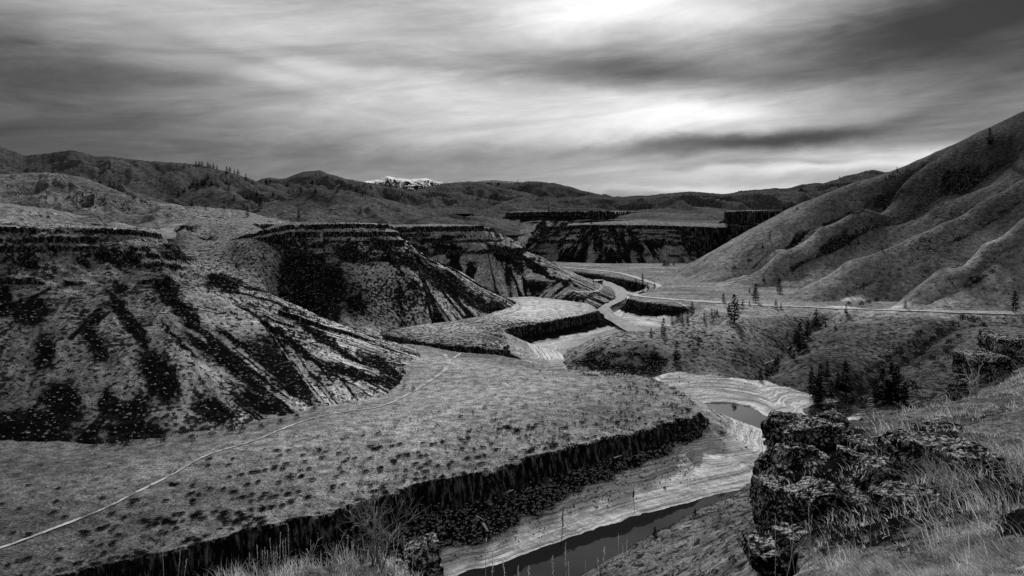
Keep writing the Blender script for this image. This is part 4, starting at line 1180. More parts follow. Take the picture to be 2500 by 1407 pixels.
# (base px, base py, height px, label, group)
G1 = 'pines along the left skyline ridge'
G2 = 'pines dotted over the left hills'
G3 = 'pines by the distant river bend and mesa foot'
G4 = 'pines around the road at the foot of the right hills'
G5 = 'pines down the gully between the two right spurs'
G6 = 'tall pines at the bottom of the dark ravine'
G7 = 'pines dotted over the right hillside'
L1 = 'small dark pine standing against the sky on the left ridge'
L2 = 'small dark pine on the grey hills above the left bluffs'
L3 = 'dark pine in the clump on the bank below the hairpin of the far road'
L4 = 'dark pine on the scrubby bank just below the right-hand road'
L5 = 'dark pine in the gully between the two scrubby spurs below the road'
L6 = 'tall dark pine in the stand at the bottom of the shadowy ravine'
L7 = 'tiny dark pine on the steep right-hand hillside'
TREES = [
    (478, 404, 8, L1, G1), (486, 405, 9, L1, G1), (493, 405, 9, L1, G1), (507, 409, 10, L1, G1), (512, 410, 8, L1, G1), (521, 412, 10, L1, G1), (530, 414, 12, L1, G1), (553, 428, 20, L1, G1), (561, 422, 11, L1, G1), (572, 425, 12, L1, G1), (581, 425, 11, L1, G1),
    (600, 443, 18, 'thickest dark pine at the right end of the left skyline row', G1), (617, 448, 6, L1, G1),
    (500, 451, 14, L2, G2), (507, 437, 11, L2, G2), (493, 453, 10, L2, G2), (482, 453, 12, L2, G2), (472, 453, 9, L2, G2), (466, 460, 8, L2, G2), (267, 412, 16, L2, G2), (278, 461, 18, L2, G2), (268, 455, 12, L2, G2), (247, 447, 12, L2, G2), (436, 482, 16, L2, G2), (450, 470, 12, L2, G2),
    (554, 450, 14, L2, G2), (562, 452, 12, L2, G2), (558, 466, 12, L2, G2), (627, 479, 14, L2, G2), (602, 489, 12, L2, G2), (571, 489, 10, L2, G2), (667, 478, 9, L2, G2), (547, 494, 12, L2, G2), (547, 513, 12, L2, G2), (468, 506, 17, L2, G2), (502, 513, 8, L2, G2), (616, 512, 13, L2, G2),
    (635, 514, 30, 'taller slim pine on the hill slope above the second bluff', G2), (604, 531, 27, 'stout pine at the hill edge just left above the second bluff rim', G2), (650, 448, 8, L2, G2), (660, 446, 8, L2, G2), (516, 455, 10, L2, G2), (532, 460, 10, L2, G2),
    (729, 537, 23, 'lone round-topped pine standing just above the second bluff rim', None), (823, 470, 10, L2, G2), (770, 470, 10, L2, G2), (734, 470, 10, L2, G2), (834, 455, 8, L2, G2), (763, 452, 10, L2, G2), (649, 449, 8, L2, G2), (700, 456, 7, L2, G2), (855, 462, 8, L2, G2), (870, 470, 9, L2, G2), (885, 478, 8, L2, G2), (760, 447, 8, L2, G2),
    (1248, 600, 13, 'small pine between the third bluff slope and the far mesa', None), (1317, 643, 24, 'dark pine poking up on the falling edge of the third bluff', None), (1449, 691, 12, 'small bushy pine at the river mouth under the third bluff toe', None),
    (1569, 684, 17, 'lone dark pine above the far hairpin road, over its clump', None), (1552, 700, 20, L3, G3), (1569, 706, 22, L3, G3), (1561, 702, 14, L3, G3), (1544, 701, 15, L3, G3), (1598, 702, 12, L3, G3), (1581, 705, 14, L3, G3), (1535, 698, 14, L3, G3),
    (1623, 650, 11, 'tiny tree in the row at the foot of the far mesa', G3), (1633, 649, 8, 'tiny tree in the row at the foot of the far mesa', G3), (1645, 649, 8, 'tiny tree in the row at the foot of the far mesa', G3), (1628, 650, 8, 'tiny tree in the row at the foot of the far mesa', G3), (1620, 650, 9, 'tiny tree in the row at the foot of the far mesa', G3), (1444, 547, 7, 'tiny tree on the rim of the far mesa', None),
    (1767, 738, 22, L4, G4), (1845, 739, 44, 'tall narrow pine standing just above the right-hand road', None), (1903, 717, 36, 'narrow pine higher up beside the shadowed gully above the road', None), (1865, 686, 10, L7, G7), (1830, 716, 15, L7, G7), (1894, 754, 22, L4, G4), (1907, 755, 15, L4, G4), (1830, 747, 13, L4, G4),
    (1793, 788, 66, 'biggest many-tiered pine on the bank below the bend of the right road', None), (1801, 760, 28, L4, G4), (1813, 757, 25, L4, G4), (1780, 765, 25, L4, G4), (1690, 766, 28, L4, G4), (1601, 766, 14, L4, G4), (1640, 774, 17, L4, G4), (1656, 779, 25, L4, G4), (1666, 793, 23, L4, G4), (1679, 791, 20, L4, G4), (1720, 785, 18, L4, G4), (1738, 773, 18, L4, G4), (1745, 771, 14, L4, G4), (1751, 770, 11, L4, G4),
    (1620, 815, 37, 'lone dark pine beside the pale sand flat of the river', None), (1590, 819, 18, 'short bushy pine left of the lone pine by the sand flat', None), (1653, 884, 48, 'slim bare-stemmed pine on the spur above the pale shelving bank', None),
    (1994, 797, 40, L5, G5), (1972, 832, 48, L5, G5), (1953, 850, 58, L5, G5), (1942, 842, 35, L5, G5), (1951, 864, 40, L5, G5), (1963, 857, 40, L5, G5), (1922, 825, 18, L5, G5), (1939, 880, 26, L5, G5), (1899, 895, 26, L5, G5), (1874, 921, 32, L5, G5), (1857, 932, 28, L5, G5), (1893, 902, 26, L5, G5), (1885, 912, 24, L5, G5), (1930, 872, 30, L5, G5),
    (2066, 768, 24, 'bushy dark pine on the road edge beside the pale cutting', None), (2211, 756, 21, 'small round pine at the right end of the pale road cuttings', None), (2479, 758, 48, 'large bushy pine above the road at the far right edge', None), (2040, 803, 8, L5, G5), (2016, 801, 14, L5, G5),
    (2020, 926, 42, L6, G6), (2005, 970, 76, L6, G6), (1982, 950, 50, L6, G6), (2066, 964, 78, L6, G6), (2155, 985, 82, L6, G6), (2178, 987, 96, L6, G6), (2194, 987, 86, L6, G6), (2167, 990, 60, L6, G6), (2047, 957, 46, L6, G6), (1999, 987, 60, L6, G6), (2030, 975, 45, L6, G6), (2140, 990, 60, L6, G6), (2210, 990, 55, L6, G6),
    (2190, 420, 12, 'tiny lone pine on the skyline where the far range meets the right hill', None), (2417, 353, 38, 'dark pine on the skyline high on the steep right hill', None), (2172, 435, 14, L7, G7), (2179, 432, 10, L7, G7), (2162, 440, 12, L7, G7), (2050, 434, 5, L7, G7), (1955, 465, 8, L7, G7), (2047, 458, 12, L7, G7), (1914, 512, 8, L7, G7), (1945, 511, 6, L7, G7), (2154, 615, 15, L7, G7), (2096, 597, 13, L7, G7), (2074, 599, 13, L7, G7),
    (1879, 584, 15, L7, G7), (1862, 607, 15, L7, G7), (1938, 592, 10, L7, G7),
    (1599, 1312, 25, 'small dark pine on the slope edge beside the dark pool', None), (1697, 1257, 15, 'tiny round pine on the slope edge above the narrow end of the pool', None),
]


def settle(px, py, dmin=60):
    for k in range(40):
        h = cast([(px, py + k * .8)], dmin=dmin, steps=900)[0]
        if h and h[1] < 4200:
            return h
    return None


hits = cast([(t[0], t[1]) for t in TREES], dmin=60, steps=900)
for i, (bx, by, hp, lb, gr) in enumerate(TREES):
    h = hits[i] or settle(bx, by)
    if h is None:
        continue
    H = hp * h[1] / F * (1.3 if hp < 12 else 1.05)
    k = i % 5
    if hp >= 12:
        r = empty('pine_tree', h, RNG.uniform(0, 6.28)); r.scale = (H, H, H)
        for nm, me in (('trunk', PINE_TRUNK), ('crown', PINE_CROWN[k])):
            c = bpy.data.objects.new(nm, me); COL.objects.link(c); c.parent = r
    else:
        r = bpy.data.objects.new('pine_tree', PINE_FAR[k]); COL.objects.link(r)
        r.location = h; r.scale = (H * 1.5, H * 1.5, H); r.rotation_euler = (0, 0, RNG.uniform(0, 6.28))
    tag(r, lb, 'tree', gr)

# --- far-off forest on the middle mountains
fp, fs = [], []
cand = np.stack([RNG.uniform(840, 1420, 5200), RNG.uniform(446, 525, 5200)], 1)
dens = sstep(-.05, .3, fbm(cand[:, 0] / 50 + cand[:, 1] / 60, cand[:, 1] / 18 - cand[:, 0] / 130, 3, 1101)) * np.interp(cand[:, 0], [840, 960, 1260, 1420], [.2, 1, .8, .25]) * np.interp(cand[:, 1], [446, 480, 505, 525], [1, .9, .5, .12])
cand = cand[RNG.random(len(cand)) < dens * .5]
for h in cast(cand, dmin=650, dmax=8000, steps=500):
    if h and 900 < h[1] < 4600:
        fp.append(h); fs.append(RNG.uniform(5, 9) * h[1] / F)
mf = pine_mesh(77, .6, 1.2)
fs = np.array(fs)
o = merged('forest', [pine_mesh(70 + k, .35, 1.5) for k in range(4)], np.array(fp), np.stack([fs, fs, fs], 1), M_NEEDLE)
tag(o, 'thin far-off forest of conifers over the distant mountainsides', 'forest', kind='stuff')


# --- bare bushes
def bush_mesh(seed):
    c1 = clump(150, seed, .95, .26, .8)
    return tri_mesh('bush', c1, M_BUSH)


BM = [bush_mesh(s) for s in (301, 302, 303, 304)]
BG1 = 'bare bushes filling the ravine below the road'; BL1 = 'fuzzy grey leafless bush crowding the bottom of the ravine below the road'
BG2 = 'dark bushes on the face of the second bluff'; BL2 = 'dark bush in the thicket on the face of the second bluff'
BG3 = 'bushes along the foot of the left bluff'; BL3 = 'grey leafless bush at the foot of the left bluff beside the terrace'
BG4 = 'bushes on the right hillside'; BL4 = 'dark low bush patch on the right hillside above the road'
BG5 = 'bushes at the toe of the second bluff'; BL5 = 'round dark bush at the toe of the second bluff near the pale field'
BUSH = [(x, y, w, BL1, BG1) for x, y, w in [(2330, 802, 34), (2300, 818, 42), (2280, 838, 42), (2250, 824, 36), (2230, 852, 42), (2200, 872, 46), (2172, 884, 42), (2150, 902, 46), (2122, 918, 42), (2092, 934, 42), (2062, 962, 40), (2112, 962, 36), (2250, 872, 30), (2282, 884, 36), (2312, 872, 42), (2240, 902, 32), (2380, 792, 40), (2352, 784, 32), (2402, 802, 30), (2182, 962, 40), (2232, 962, 50), (2102, 987, 42), (2300, 902, 32), (2215, 890, 36), (2135, 940, 36), (2265, 850, 36), (2320, 845, 34), (2345, 830, 30), (2085, 960, 36), (2190, 925, 32)]]
BUSH += [(x, y, w, BL2, BG2) for x, y, w in [(702, 702, 28), (722, 684, 26), (762, 664, 26), (802, 692, 30), (832, 722, 28), (782, 742, 30), (822, 772, 30), (852, 762, 28), (702, 664, 22), (747, 722, 30), (692, 722, 26), (862, 702, 22), (742, 772, 26), (802, 652, 20), (872, 747, 24), (902, 772, 22), (770, 700, 30), (800, 720, 30), (840, 690, 22)]]
BUSH += [(x, y, w, BL3, BG3) for x, y, w in [(272, 1088, 42), (242, 1084, 32), (322, 1084, 36), (352, 1079, 32), (562, 1058, 32), (592, 1054, 32), (472, 1074, 30), (442, 1064, 26), (682, 1034, 22), (702, 1004, 26), (722, 1022, 24), (766, 1003, 20), (1010, 952, 16), (987, 947, 16), (300, 1092, 34), (520, 1066, 28), (640, 1046, 26), (400, 1084, 28)]]
BUSH += [(x, y, w, BL4, BG4) for x, y, w in [(2382, 694, 38), (2402, 684, 32), (2360, 704, 28), (2370, 690, 26), (2420, 668, 22), (1795, 662, 20), (1830, 640, 16), (1680, 770, 18), (2100, 748, 24), (2120, 745, 22), (2075, 745, 20), (2140, 740, 22), (2260, 665, 18)]]
BUSH += [(x, y, w, BL5, BG5) for x, y, w in [(1232, 748, 30), (1202, 758, 22), (1172, 767, 22), (1216, 752, 22), (1245, 755, 20), (1140, 775, 16)]]
BUSH += [(1760, 1066, 28, 'round dark bush at the end of the near terrace beside the pale banded shore', None), (1406, 730, 14, 'small round bush at the toe of the third bluff near the pale field', None), (1405, 868, 18, 'bush on the left shoulder of the dark rocky knob', None)]
hits = cast([(b[0], b[1]) for b in BUSH], dmin=60, steps=900)
for i, (bx, by, w, lb, gr) in enumerate(BUSH):
    h = hits[i] or settle(bx, by)
    if h is None:
        continue
    s = w * h[1] / F
    o = bpy.data.objects.new('bush', BM[i % 4]); COL.objects.link(o)
    o.location = (h[0], h[1], h[2] - .1); o.scale = (s, s, s * RNG.uniform(.75, 1.05)); o.rotation_euler = (0, 0, RNG.uniform(0, 6.28))
    tag(o, lb, 'bush', gr)


# --- driftwood, snags, posts
def timber(name, a, b, r0, mat, label, cat, up=None, bend=.04, names=None):
    ha = cast([a], dmin=60, steps=1500)[0]
    if up is not None:
        hb = (ha[0] + (b[0] - a[0]) * ha[1] / F, ha[1], ha[2] + (a[1] - b[1]) * ha[1] / F)
    else:
        hb = cast([b], dmin=60, steps=1500)[0]
    ha = np.array(ha); hb = np.array(hb)
    if up is None:
        ha[2] += r0 * .8; hb[2] += r0 * .8
    L = np.linalg.norm(hb - ha)
    ha2 = ha - (hb - ha) * (.04 if up is not None else 0)
    path = [ha2 + (hb - ha2) * t + np.array([0, 0, 1]) * bend * L * math.sin(t * 3.1) * .4 + np.array([1, 0, 0]) * bend * L * math.sin(t * 5) * .3 for t in np.linspace(0, 1, 7)]
    org = path[0].copy()
    o = tubes(name, [([p - org for p in path], np.linspace(r0, r0 * .55, 7))], mat, n=7)
    o.location = org
    tag(o, label, cat)


timber('driftwood_log', (1179, 1282), (1192, 1301), .38, M_WOOD, 'thick white driftwood log lying on the black rubble above the shore', 'log')
timber('driftwood_log', (1163, 1261), (1179, 1270), .16, M_WOOD, 'thin pale driftwood pole on the rubble just above the thick white log', 'log')
timber('driftwood_log', (1498, 1120), (1518, 1114), .22, M_WOOD, 'pale log lying along the foot of the near cliff on the rubble', 'log')
timber('driftwood_log', (1240, 1202), (1254, 1198), .18, M_WOOD, 'short pale log lying below the middle of the near terrace cliff', 'log')
timber('driftwood_log', (1868, 889), (1897, 879), .2, M_WOOD, 'fallen white trunk lying across the gully between the spurs', 'log')
timber('driftwood_log', (1922, 852), (1935, 843), .2, M_WOOD, 'short fallen white trunk higher up the gully among the pines', 'log')
timber('dead_snag', (1717, 897), (1718, 875), .13, M_WOOD, 'upright white dead snag above the pale shelving bank', 'snag', up=1)
timber('dead_snag', (1718, 913), (1732, 896), .13, M_WOOD, 'leaning white dead snag above the pale shelving bank', 'snag', up=1)
timber('mooring_post', (1374, 1286), (1374, 1240), .17, M_DARKWOOD, 'tall dark post standing at the edge of the dark pool', 'post', up=1, bend=.01)
timber('mooring_post', (1546, 1213), (1548, 1197), .24, M_DARKWOOD, 'short dark stump standing on the grey shore', 'post', up=1, bend=.01)


# ------------------------------------------------------------------ foreground ledge: boulders
def rock(px, py, d, w, h, depth, seed, label, box=7.0, rot=0.0, tilt=0.0, sink=.0):
    """a basalt block whose centre lies at the given point, w wide, h high, depth deep (metres)"""
    n = 36
    g = np.linspace(-1, 1, n); A, B = np.meshgrid(g, g); one = np.ones_like(A)
    fcs = [(A, B, one), (A[:, ::-1], B, -one), (one, A[:, ::-1], B), (-one, A, B), (A[:, ::-1], one, B), (A, -one, B)]
    V = np.concatenate([np.stack([f[0], f[1], f[2]], -1).reshape(-1, 3) for f in fcs])
    nn = (np.abs(V) ** box).sum(1) ** (1 / box)
    V = V / nn[:, None]; V0 = V.copy()
    S = V * np.array([w / 2, depth / 2, h / 2])
    sc = 1.0 / max(.25, min(w, h, depth) * .55)
    nrm = V / np.linalg.norm(V, axis=1)[:, None]
    rr_ = np.random.default_rng(seed * 7 + 1)
    for _ in range(18):
        a = np.eye(3)[rr_.integers(3)] * rr_.choice([-1, 1]) + rr_.normal(size=3) * .33; a /= np.linalg.norm(a)
        off = rr_.uniform(.60, .88) * np.abs(V @ a).max()
        ex = np.clip(V @ a - off, 0, None)
        V = V - ex[:, None] * a
    S = V * np.array([w / 2, depth / 2, h / 2]) * 1.12
    dsp = .035 * noise3(S * sc + seed * 3.1, seed) + .03 * noise3(S * sc * 2.3 + seed, seed + 1) + .03 * noise3(S * sc * 5, seed + 2) + .02 * noise3(S * sc * 11, seed + 3)
    crk = np.abs(noise3(S * np.array([sc * 1.1, sc * 1.1, sc * .45]) + 9.3 + seed, seed + 5))
    dsp = dsp - .14 * np.exp(-(crk / .045) ** 2)
    lay = np.abs(noise3(S * np.array([sc * .35, sc * .35, sc * 1.6]) + 4.1 + seed, seed + 7))
    dsp = dsp - .15 * np.exp(-(lay / .05) ** 2)
    S = S + nrm * (dsp * min(w, h, depth) * .9)[:, None]
    cr, sr = math.cos(tilt), math.sin(tilt)
    S = np.stack([S[:, 0] * cr - S[:, 2] * sr, S[:, 1], S[:, 0] * sr + S[:, 2] * cr], 1)
    idx = np.arange(n * n).reshape(n, n)
    q1 = np.stack([idx[:-1, :-1], idx[:-1, 1:], idx[1:, 1:], idx[1:, :-1]], -1).reshape(-1, 4)
    q = np.concatenate([q1 + k * n * n for k in range(6)])
    # weld the seams
    key = np.round(V0 * 1e5).astype(np.int64)
    _, first, inv = np.unique(key, axis=0, return_index=True, return_inverse=True)
    inv = inv.ravel()
    o = link_mesh('boulder', S[first], inv[q], 4, M_ROCK)
    bm = __import__('bmesh').new(); bm.from_mesh(o.data); __import__('bmesh').ops.recalc_face_normals(bm, faces=bm.faces); bm.to_mesh(o.data); bm.free()
    o.location = P(px, py, d); o.rotation_euler = (0, 0, rot)
    tag(o, label, 'boulder')
    return o


def rockpx(x0, y0, x1, y1, d, depth, seed, label, **k):
    s = d / F
    return rock((x0 + x1) / 2, (y0 + y1) / 2, d + depth * .3, (x1 - x0) * s, (y1 - y0) * s, depth, seed, label, **k)


rockpx(1872, 1012, 2000, 1115, 13.1, 1.0, 3, 'dark lichened block at the top left corner of the near rock outcrop', rot=.15)
rockpx(2004, 1006, 2052, 1060, 13.6, .5, 4, 'small upright dark block just right of the top corner block of the outcrop', rot=.3)
rockpx(1862, 1075, 1965, 1215, 12.4, 1.2, 5, 'tall black face at the left edge of the outcrop under its top block', rot=.1)
rockpx(1858, 1180, 1960, 1345, 11.4, 1.2, 6, 'lowest black block at the left edge of the outcrop above the shore', rot=.2)
rockpx(1940, 1110, 2050, 1200, 11.9, 1.0, 7, 'dark rounded block in the middle left of the outcrop behind arching grass', rot=-.2)
rockpx(2062, 1072, 2176, 1112, 12.2, .9, 8, 'flat pale-topped slab with a dark underside in the upper outcrop', rot=.1)
rockpx(2172, 1058, 2282, 1136, 11.3, .9, 9, 'cracked blocky boulder right of the flat slab in the outcrop', rot=-.1)
rockpx(2094, 1108, 2215, 1196, 10.7, .9, 10, 'rounded boulder with a pale sloping top in the centre of the outcrop', box=3.2)
rockpx(2190, 1130, 2330, 1230, 10.2, .9, 11, 'dark low boulder at the right end of the outcrop under tall grass', box=3.5, rot=.3)
rockpx(1935, 1168, 2080, 1330, 9.6, 1.0, 12, 'big speckled lower block of the outcrop with a steep left face', rot=.25)
rockpx(2040, 1196, 2212, 1340, 9.2, 1.0, 13, 'big speckled lower block of the outcrop with a flat pale top', rot=-.05, box=6)
rockpx(1820, 1300, 1900, 1395, 8.2, .7, 14, 'small speckled rock at the bottom left foot of the outcrop', box=3.2)
rockpx(2342, 862, 2430, 945, 20.5, 1.4, 15, 'flat-topped black outcrop block on the skyline of the grassy ledge', rot=.1, box=7)
rockpx(2400, 806, 2530, 925, 21.5, 2.2, 16, 'big rounded black outcrop at the right edge above the grassy ledge', box=3.4, rot=-.2)
rockpx(2320, 930, 2380, 985, 19.6, 1.0, 17, 'low black rock below the flat-topped block on the ledge', box=3.2)
rockpx(985, 1318, 1078, 1450, 9.6, .9, 18, 'dark rock with a pale top poking up at the bottom centre', rot=.15)
rockpx(940, 1370, 1010, 1450, 9.1, .6, 19, 'small dark rock left of the pale-topped rock at the bottom', box=3.3)
rockpx(1960, 1040, 2075, 1130, 12.9, .9, 31, 'dark block under the small upright one in the upper left of the outcrop', rot=.2)
rockpx(1900, 1150, 2010, 1260, 11.8, 1.0, 32, 'black block wedged behind the speckled lower block of the outcrop', rot=-.15)
rockpx(2060, 1100, 2130, 1165, 11.6, .8, 33, 'dark block left of the rounded central boulder of the outcrop', rot=.35)
rockpx(2130, 1075, 2200, 1130, 11.9, .8, 34, 'dark stone in the shadowed gap right under the flat slab', rot=-.3)
rockpx(2255, 1110, 2345, 1180, 10.9, .8, 35, 'dark stone behind the low boulder at the right end of the outcrop', rot=.2)
rockpx(2180, 1190, 2300, 1290, 9.4, .8, 36, 'black shaded block right of the flat-topped lower block', rot=.1)
rockpx(1880, 1290, 1990, 1380, 9.0, .8, 37, 'dark stone at the base of the big speckled lower block', box=3.6, rot=.2)
rockpx(2320, 1105, 2420, 1175, 10.6, .8, 41, 'dark low block among grass between the outcrop and the right edge', rot=.25)
rockpx(2340, 1170, 2460, 1250, 9.2, .8, 42, 'long dark rock shelf half hidden in grass towards the right edge', rot=-.1)
rockpx(2240, 1030, 2330, 1075, 12.8, .7, 43, 'small dark rock in the pale grass behind the upper outcrop', rot=.1)
rockpx(2420, 1100, 2520, 1160, 10.2, .8, 44, 'dark rock step at the right edge above the long shelf', rot=.2)
rockpx(2205, 1060, 2335, 1190, 10.0, 1.0, 51, 'tall blocky boulder in the right half of the outcrop above arching grass', rot=.2, box=6)
rockpx(2290, 1095, 2425, 1235, 9.4, 1.0, 52, 'wide dark block next to the tall blocky boulder of the outcrop', rot=-.15, box=6)
rockpx(2150, 1185, 2290, 1315, 8.7, .9, 53, 'dark block at the lower right foot of the outcrop behind dry stalks', rot=.3)
rockpx(2385, 1120, 2520, 1235, 9.2, 1.0, 54, 'dark low block at the right edge ending the outcrop', rot=.1, box=6)
rockpx(2070, 1130, 2180, 1235, 9.9, .8, 55, 'dark block under the rounded central boulder of the outcrop', rot=-.25)
rockpx(2380, 1290, 2440, 1330, 6.9, .3, 20, 'small half-buried stone in the grass at the lower right', box=3.0)
rockpx(2440, 1190, 2500, 1230, 8.0, .4, 21, 'small dark stone among dry grass at the right edge', box=3.0)


# ------------------------------------------------------------------ grasses, stalks and twigs near the camera
def blades(n, pick, lmin, lmax, wid, name, mat, lean=.5, label=''):
    X, Y = pick(n)
    z, r_, t_, b_, s_ = ledge(X, Y)
    n = len(X)
    L = RNG.uniform(lmin, lmax, n) * (0.6 + .9 * sstep(-.2, .5, fbm(X / .8, Y / .8, 2, 1201)))
    az = RNG.normal(2.6, 1.1, n); ln = np.abs(RNG.normal(lean, .3, n))
    dx, dy = np.cos(az), np.sin(az)
    P0 = np.stack([X, Y, z - .02], 1)
    ts = [0, .4, .75, 1.0]
    pts = []
    for t in ts:
        bx = ln * t * t * L
        pts.append(P0 + np.stack([dx * bx, dy * bx, L * (t - .35 * ln * t * t * t)], 1))
    sa = RNG.uniform(-.7, .7, n)
    sd_ = np.stack([np.cos(sa), np.sin(sa), 0 * sa], 1) * (wid * RNG.uniform(.6, 1.3, n) * (Y / 8.0) ** .5)[:, None]
    rows_ = []
    for p, w in zip(pts, [1, .8, .5, .08]):
        rows_ += [p - sd_ * w, p + sd_ * w]
    V = np.stack(rows_, 1).reshape(-1, 3)
    b = (np.arange(n) * 8)[:, None]
    q = np.concatenate([b + np.array([[0, 1, 3, 2]]), b + np.array([[2, 3, 5, 4]]), b + np.array([[4, 5, 7, 6]])])
    o = link_mesh(name, V, q, 4, mat, smooth=False)
    tag(o, label, 'grass', kind='stuff')


def pick_ledge(n, x0=1.2, x1=17, y0=3.6, y1=24, gate=None):
    X = RNG.uniform(x0, x1, n); Y = RNG.uniform(y0, y1, n)
    ins = polyd(X, Y, FGE)[3]
    u = CX + F * X / Y
    ok = ins & (u > 1700) & (u < 2560)
    g = fbm(X / .9, Y / .9, 3, 1203)
    w = np.clip(.25 + 1.3 * g, 0.04, 1) if gate is None else gate(X, Y, g)
    ok &= RNG.random(n) < w
    return X[ok], Y[ok]


blades(105000, pick_ledge, .04, .13, .0045, 'grass', M_GRASS, .8, 'short dry matted grass on the near ledge')
blades(60000, lambda n: pick_ledge(n, gate=lambda X, Y, g: sstep(.12, .4, g) * np.interp(Y, [5, 7, 9, 24], [.8, .8, .35, .5])), .15, .38, .0035, 'grass', M_GRASS, .7, 'tall dry bunch grass in tufts on the near ledge')


blades(17000, lambda n: pick_ledge(n, 2.6, 9, 5.2, 10.5, gate=lambda X, Y, g: sstep(-.05, .3, g) * sstep(2180, 2300, CX + F * X / Y) * .8), .22, .55, .0028, 'grass', M_GRASS, 1.0, 'long arching dry grass right of the rock outcrop')
blades(130000, lambda n: pick_ledge(n, 1.2, 5, 3.8, 6.6, gate=lambda X, Y, g: sstep(-.25, .35, g) * sstep(6.5, 5.6, Y)), .03, .11, .0032, 'grass', M_GRASS, .9, 'pale dry turf at the bottom right of the view')


def pick_mound(n):
    X = RNG.uniform(-3.4, -.9, n); Y = RNG.uniform(7.5, 9.3, n)
    ins = polyd(X, Y, FGE)[3]
    ok = ins & (RNG.random(n) < sstep(-.2, .3, fbm(X / .5, Y / .5, 2, 1207)))
    return X[ok], Y[ok]


blades(5000, pick_mound, .08, .26, .004, 'grass', M_GRASS, .45, 'dry grass on the small mound at the bottom of the view')


def stalk(pxt, pyt, d, root_dx, label, group, seedhead=True, r=.0034, top=None):
    X = d * (pxt - CX) / F; zt = d * (HY - pyt) / F
    xr = X + root_dx
    zr = float(ledge(np.array([xr]), np.array([d]))[0][0])
    if zr < zt - 1.6: zr = zt - 1.6
    H = zt - zr
    if H < .08: return
    pth = [(root_dx * (1 - t) ** 1.5, .02 * math.sin(t * 4 + pxt), H * t - .03 * (1 - t)) for t in np.linspace(0, 1, 7)]
    ls = [(pth, np.linspace(r, r * .55, 7))]
    root = empty('grass_stalk', (X, d, zr)) if seedhead else None
    s = tubes('stem' if seedhead else 'grass_stalk', ls, M_STALK, root, 5)
    if seedhead and H > .3:
        tr = []
        for k in range(14):
            t = .66 + .34 * k / 14
            c = np.array([np.interp(t, np.linspace(0, 1, 7), [p[i] for p in pth]) for i in range(3)])
            a = RNG.normal(size=3) * .5 + np.array([0, 0, 1.6]); a /= np.linalg.norm(a); b = np.array([1, 0, 0]) * r * .9
            tr += [c - b, c + b, c + a * .02]
        me = tri_mesh('seed_head', np.array(tr), M_STALK)
        o = bpy.data.objects.new('seed_head', me); COL.objects.link(o); o.parent = root
    if seedhead:
        tag(root, label, 'grass stalk', group)
    else:
        s.location = (X, d, zr); tag(s, label, 'grass stalk', group)


SL1, SG1 = 'tall pale grass stalk in the cluster at the bottom left', 'tall stalks in the bottom left cluster'
SL2, SG2 = 'tall pale grass stalk around the bare shrub at the bottom', 'tall stalks around the bare shrub'
SL3, SG3 = 'thin pale grass stalk rising over the dark pool at the bottom edge', 'thin stalks over the pool at the bottom edge'
SL4, SG4 = 'pale upright grass stalk in front of the speckled rock outcrop', 'stalks in front of the rock outcrop'
for x, y in [(395, 1322), (438, 1345), (455, 1365), (608, 1350), (628, 1330), (640, 1345), (645, 1338), (652, 1345), (660, 1312), (668, 1345), (676, 1350), (686, 1297), (692, 1315), (698, 1312), (702, 1284), (675, 1335), (683, 1322)]:
    stalk(x, y, RNG.uniform(7.8, 8.4), RNG.normal(0, .05), SL1, SG1, seedhead=True)
for x, y in [(822, 1330), (838, 1345), (850, 1305), (862, 1318), (872, 1350), (880, 1340), (858, 1325), (915, 1335), (925, 1325), (945, 1322), (962, 1318), (975, 1286), (986, 1306), (1008, 1332), (900, 1340), (934, 1350), (952, 1345), (885, 1310), (968, 1340)]:
    stalk(x, y, RNG.uniform(7.8, 8.6), RNG.normal(0, .06), SL2, SG2, seedhead=True)
for x, y in [(1186, 1315), (1203, 1350), (1228, 1367), (1265, 1382), (1290, 1382), (1349, 1362), (1381, 1328), (1388, 1370), (1430, 1372), (1476, 1335), (1458, 1362), (1509, 1299), (1520, 1332), (1531, 1315), (1540, 1322), (1690, 1298), (1685, 1330), (1713, 1310), (1730, 1345), (1640, 1370), (1575, 1330)]:
    stalk(x, y, RNG.uniform(4.3, 4.9), RNG.normal(0, .03), SL3, SG3, seedhead=True, r=.0026)
for x, y in [(1828, 1280), (1925, 1285), (1938, 1290), (1977, 1225), (1984, 1258), (1966, 1270), (2035, 1240), (2050, 1270), (2085, 1258), (2098, 1252), (2092, 1275), (2128, 1285), (1895, 1258), (2300, 1180), (2370, 1230), (2405, 1240)]:
    stalk(x, y, RNG.uniform(6.4, 7.4), RNG.normal(0, .06), SL4, SG4, seedhead=True)


def branching(name, base, H, n, spread, r0, mat, label, cat, seed, levels=3, up=1.0):
    r = np.random.default_rng(seed); lst = []

    def grow(p, dv, L, rad, lv):
        pts = [p]; dd_ = dv.copy()
        for k in range(4):
            dd_ = dd_ + r.normal(0, .16, 3) + np.array([0, 0, .06 * up]); dd_ /= np.linalg.norm(dd_)
            pts.append(pts[-1] + dd_ * L / 4)
        lst.append((pts, np.linspace(rad, rad * .5, 5)))
        if lv > 0:
            for k in range(r.integers(3, 6)):
                q = pts[r.integers(1, 5)]
                nd = dd_ + r.normal(0, .55, 3); nd /= np.linalg.norm(nd)
                grow(q, nd, L * r.uniform(.4, .65), rad * .55, lv - 1)
    for k in range(n):
        a = r.uniform(0, 6.28)
        dv = np.array([math.cos(a) * spread, math.sin(a) * spread, 1.0]); dv /= np.linalg.norm(dv)
        grow(np.array([r.normal(0, .05), r.normal(0, .05), 0]), dv, H * r.uniform(.4, .75), r0, levels)
    o = tubes(name, lst, mat, None, 4)
    o.location = base; tag(o, label, cat)


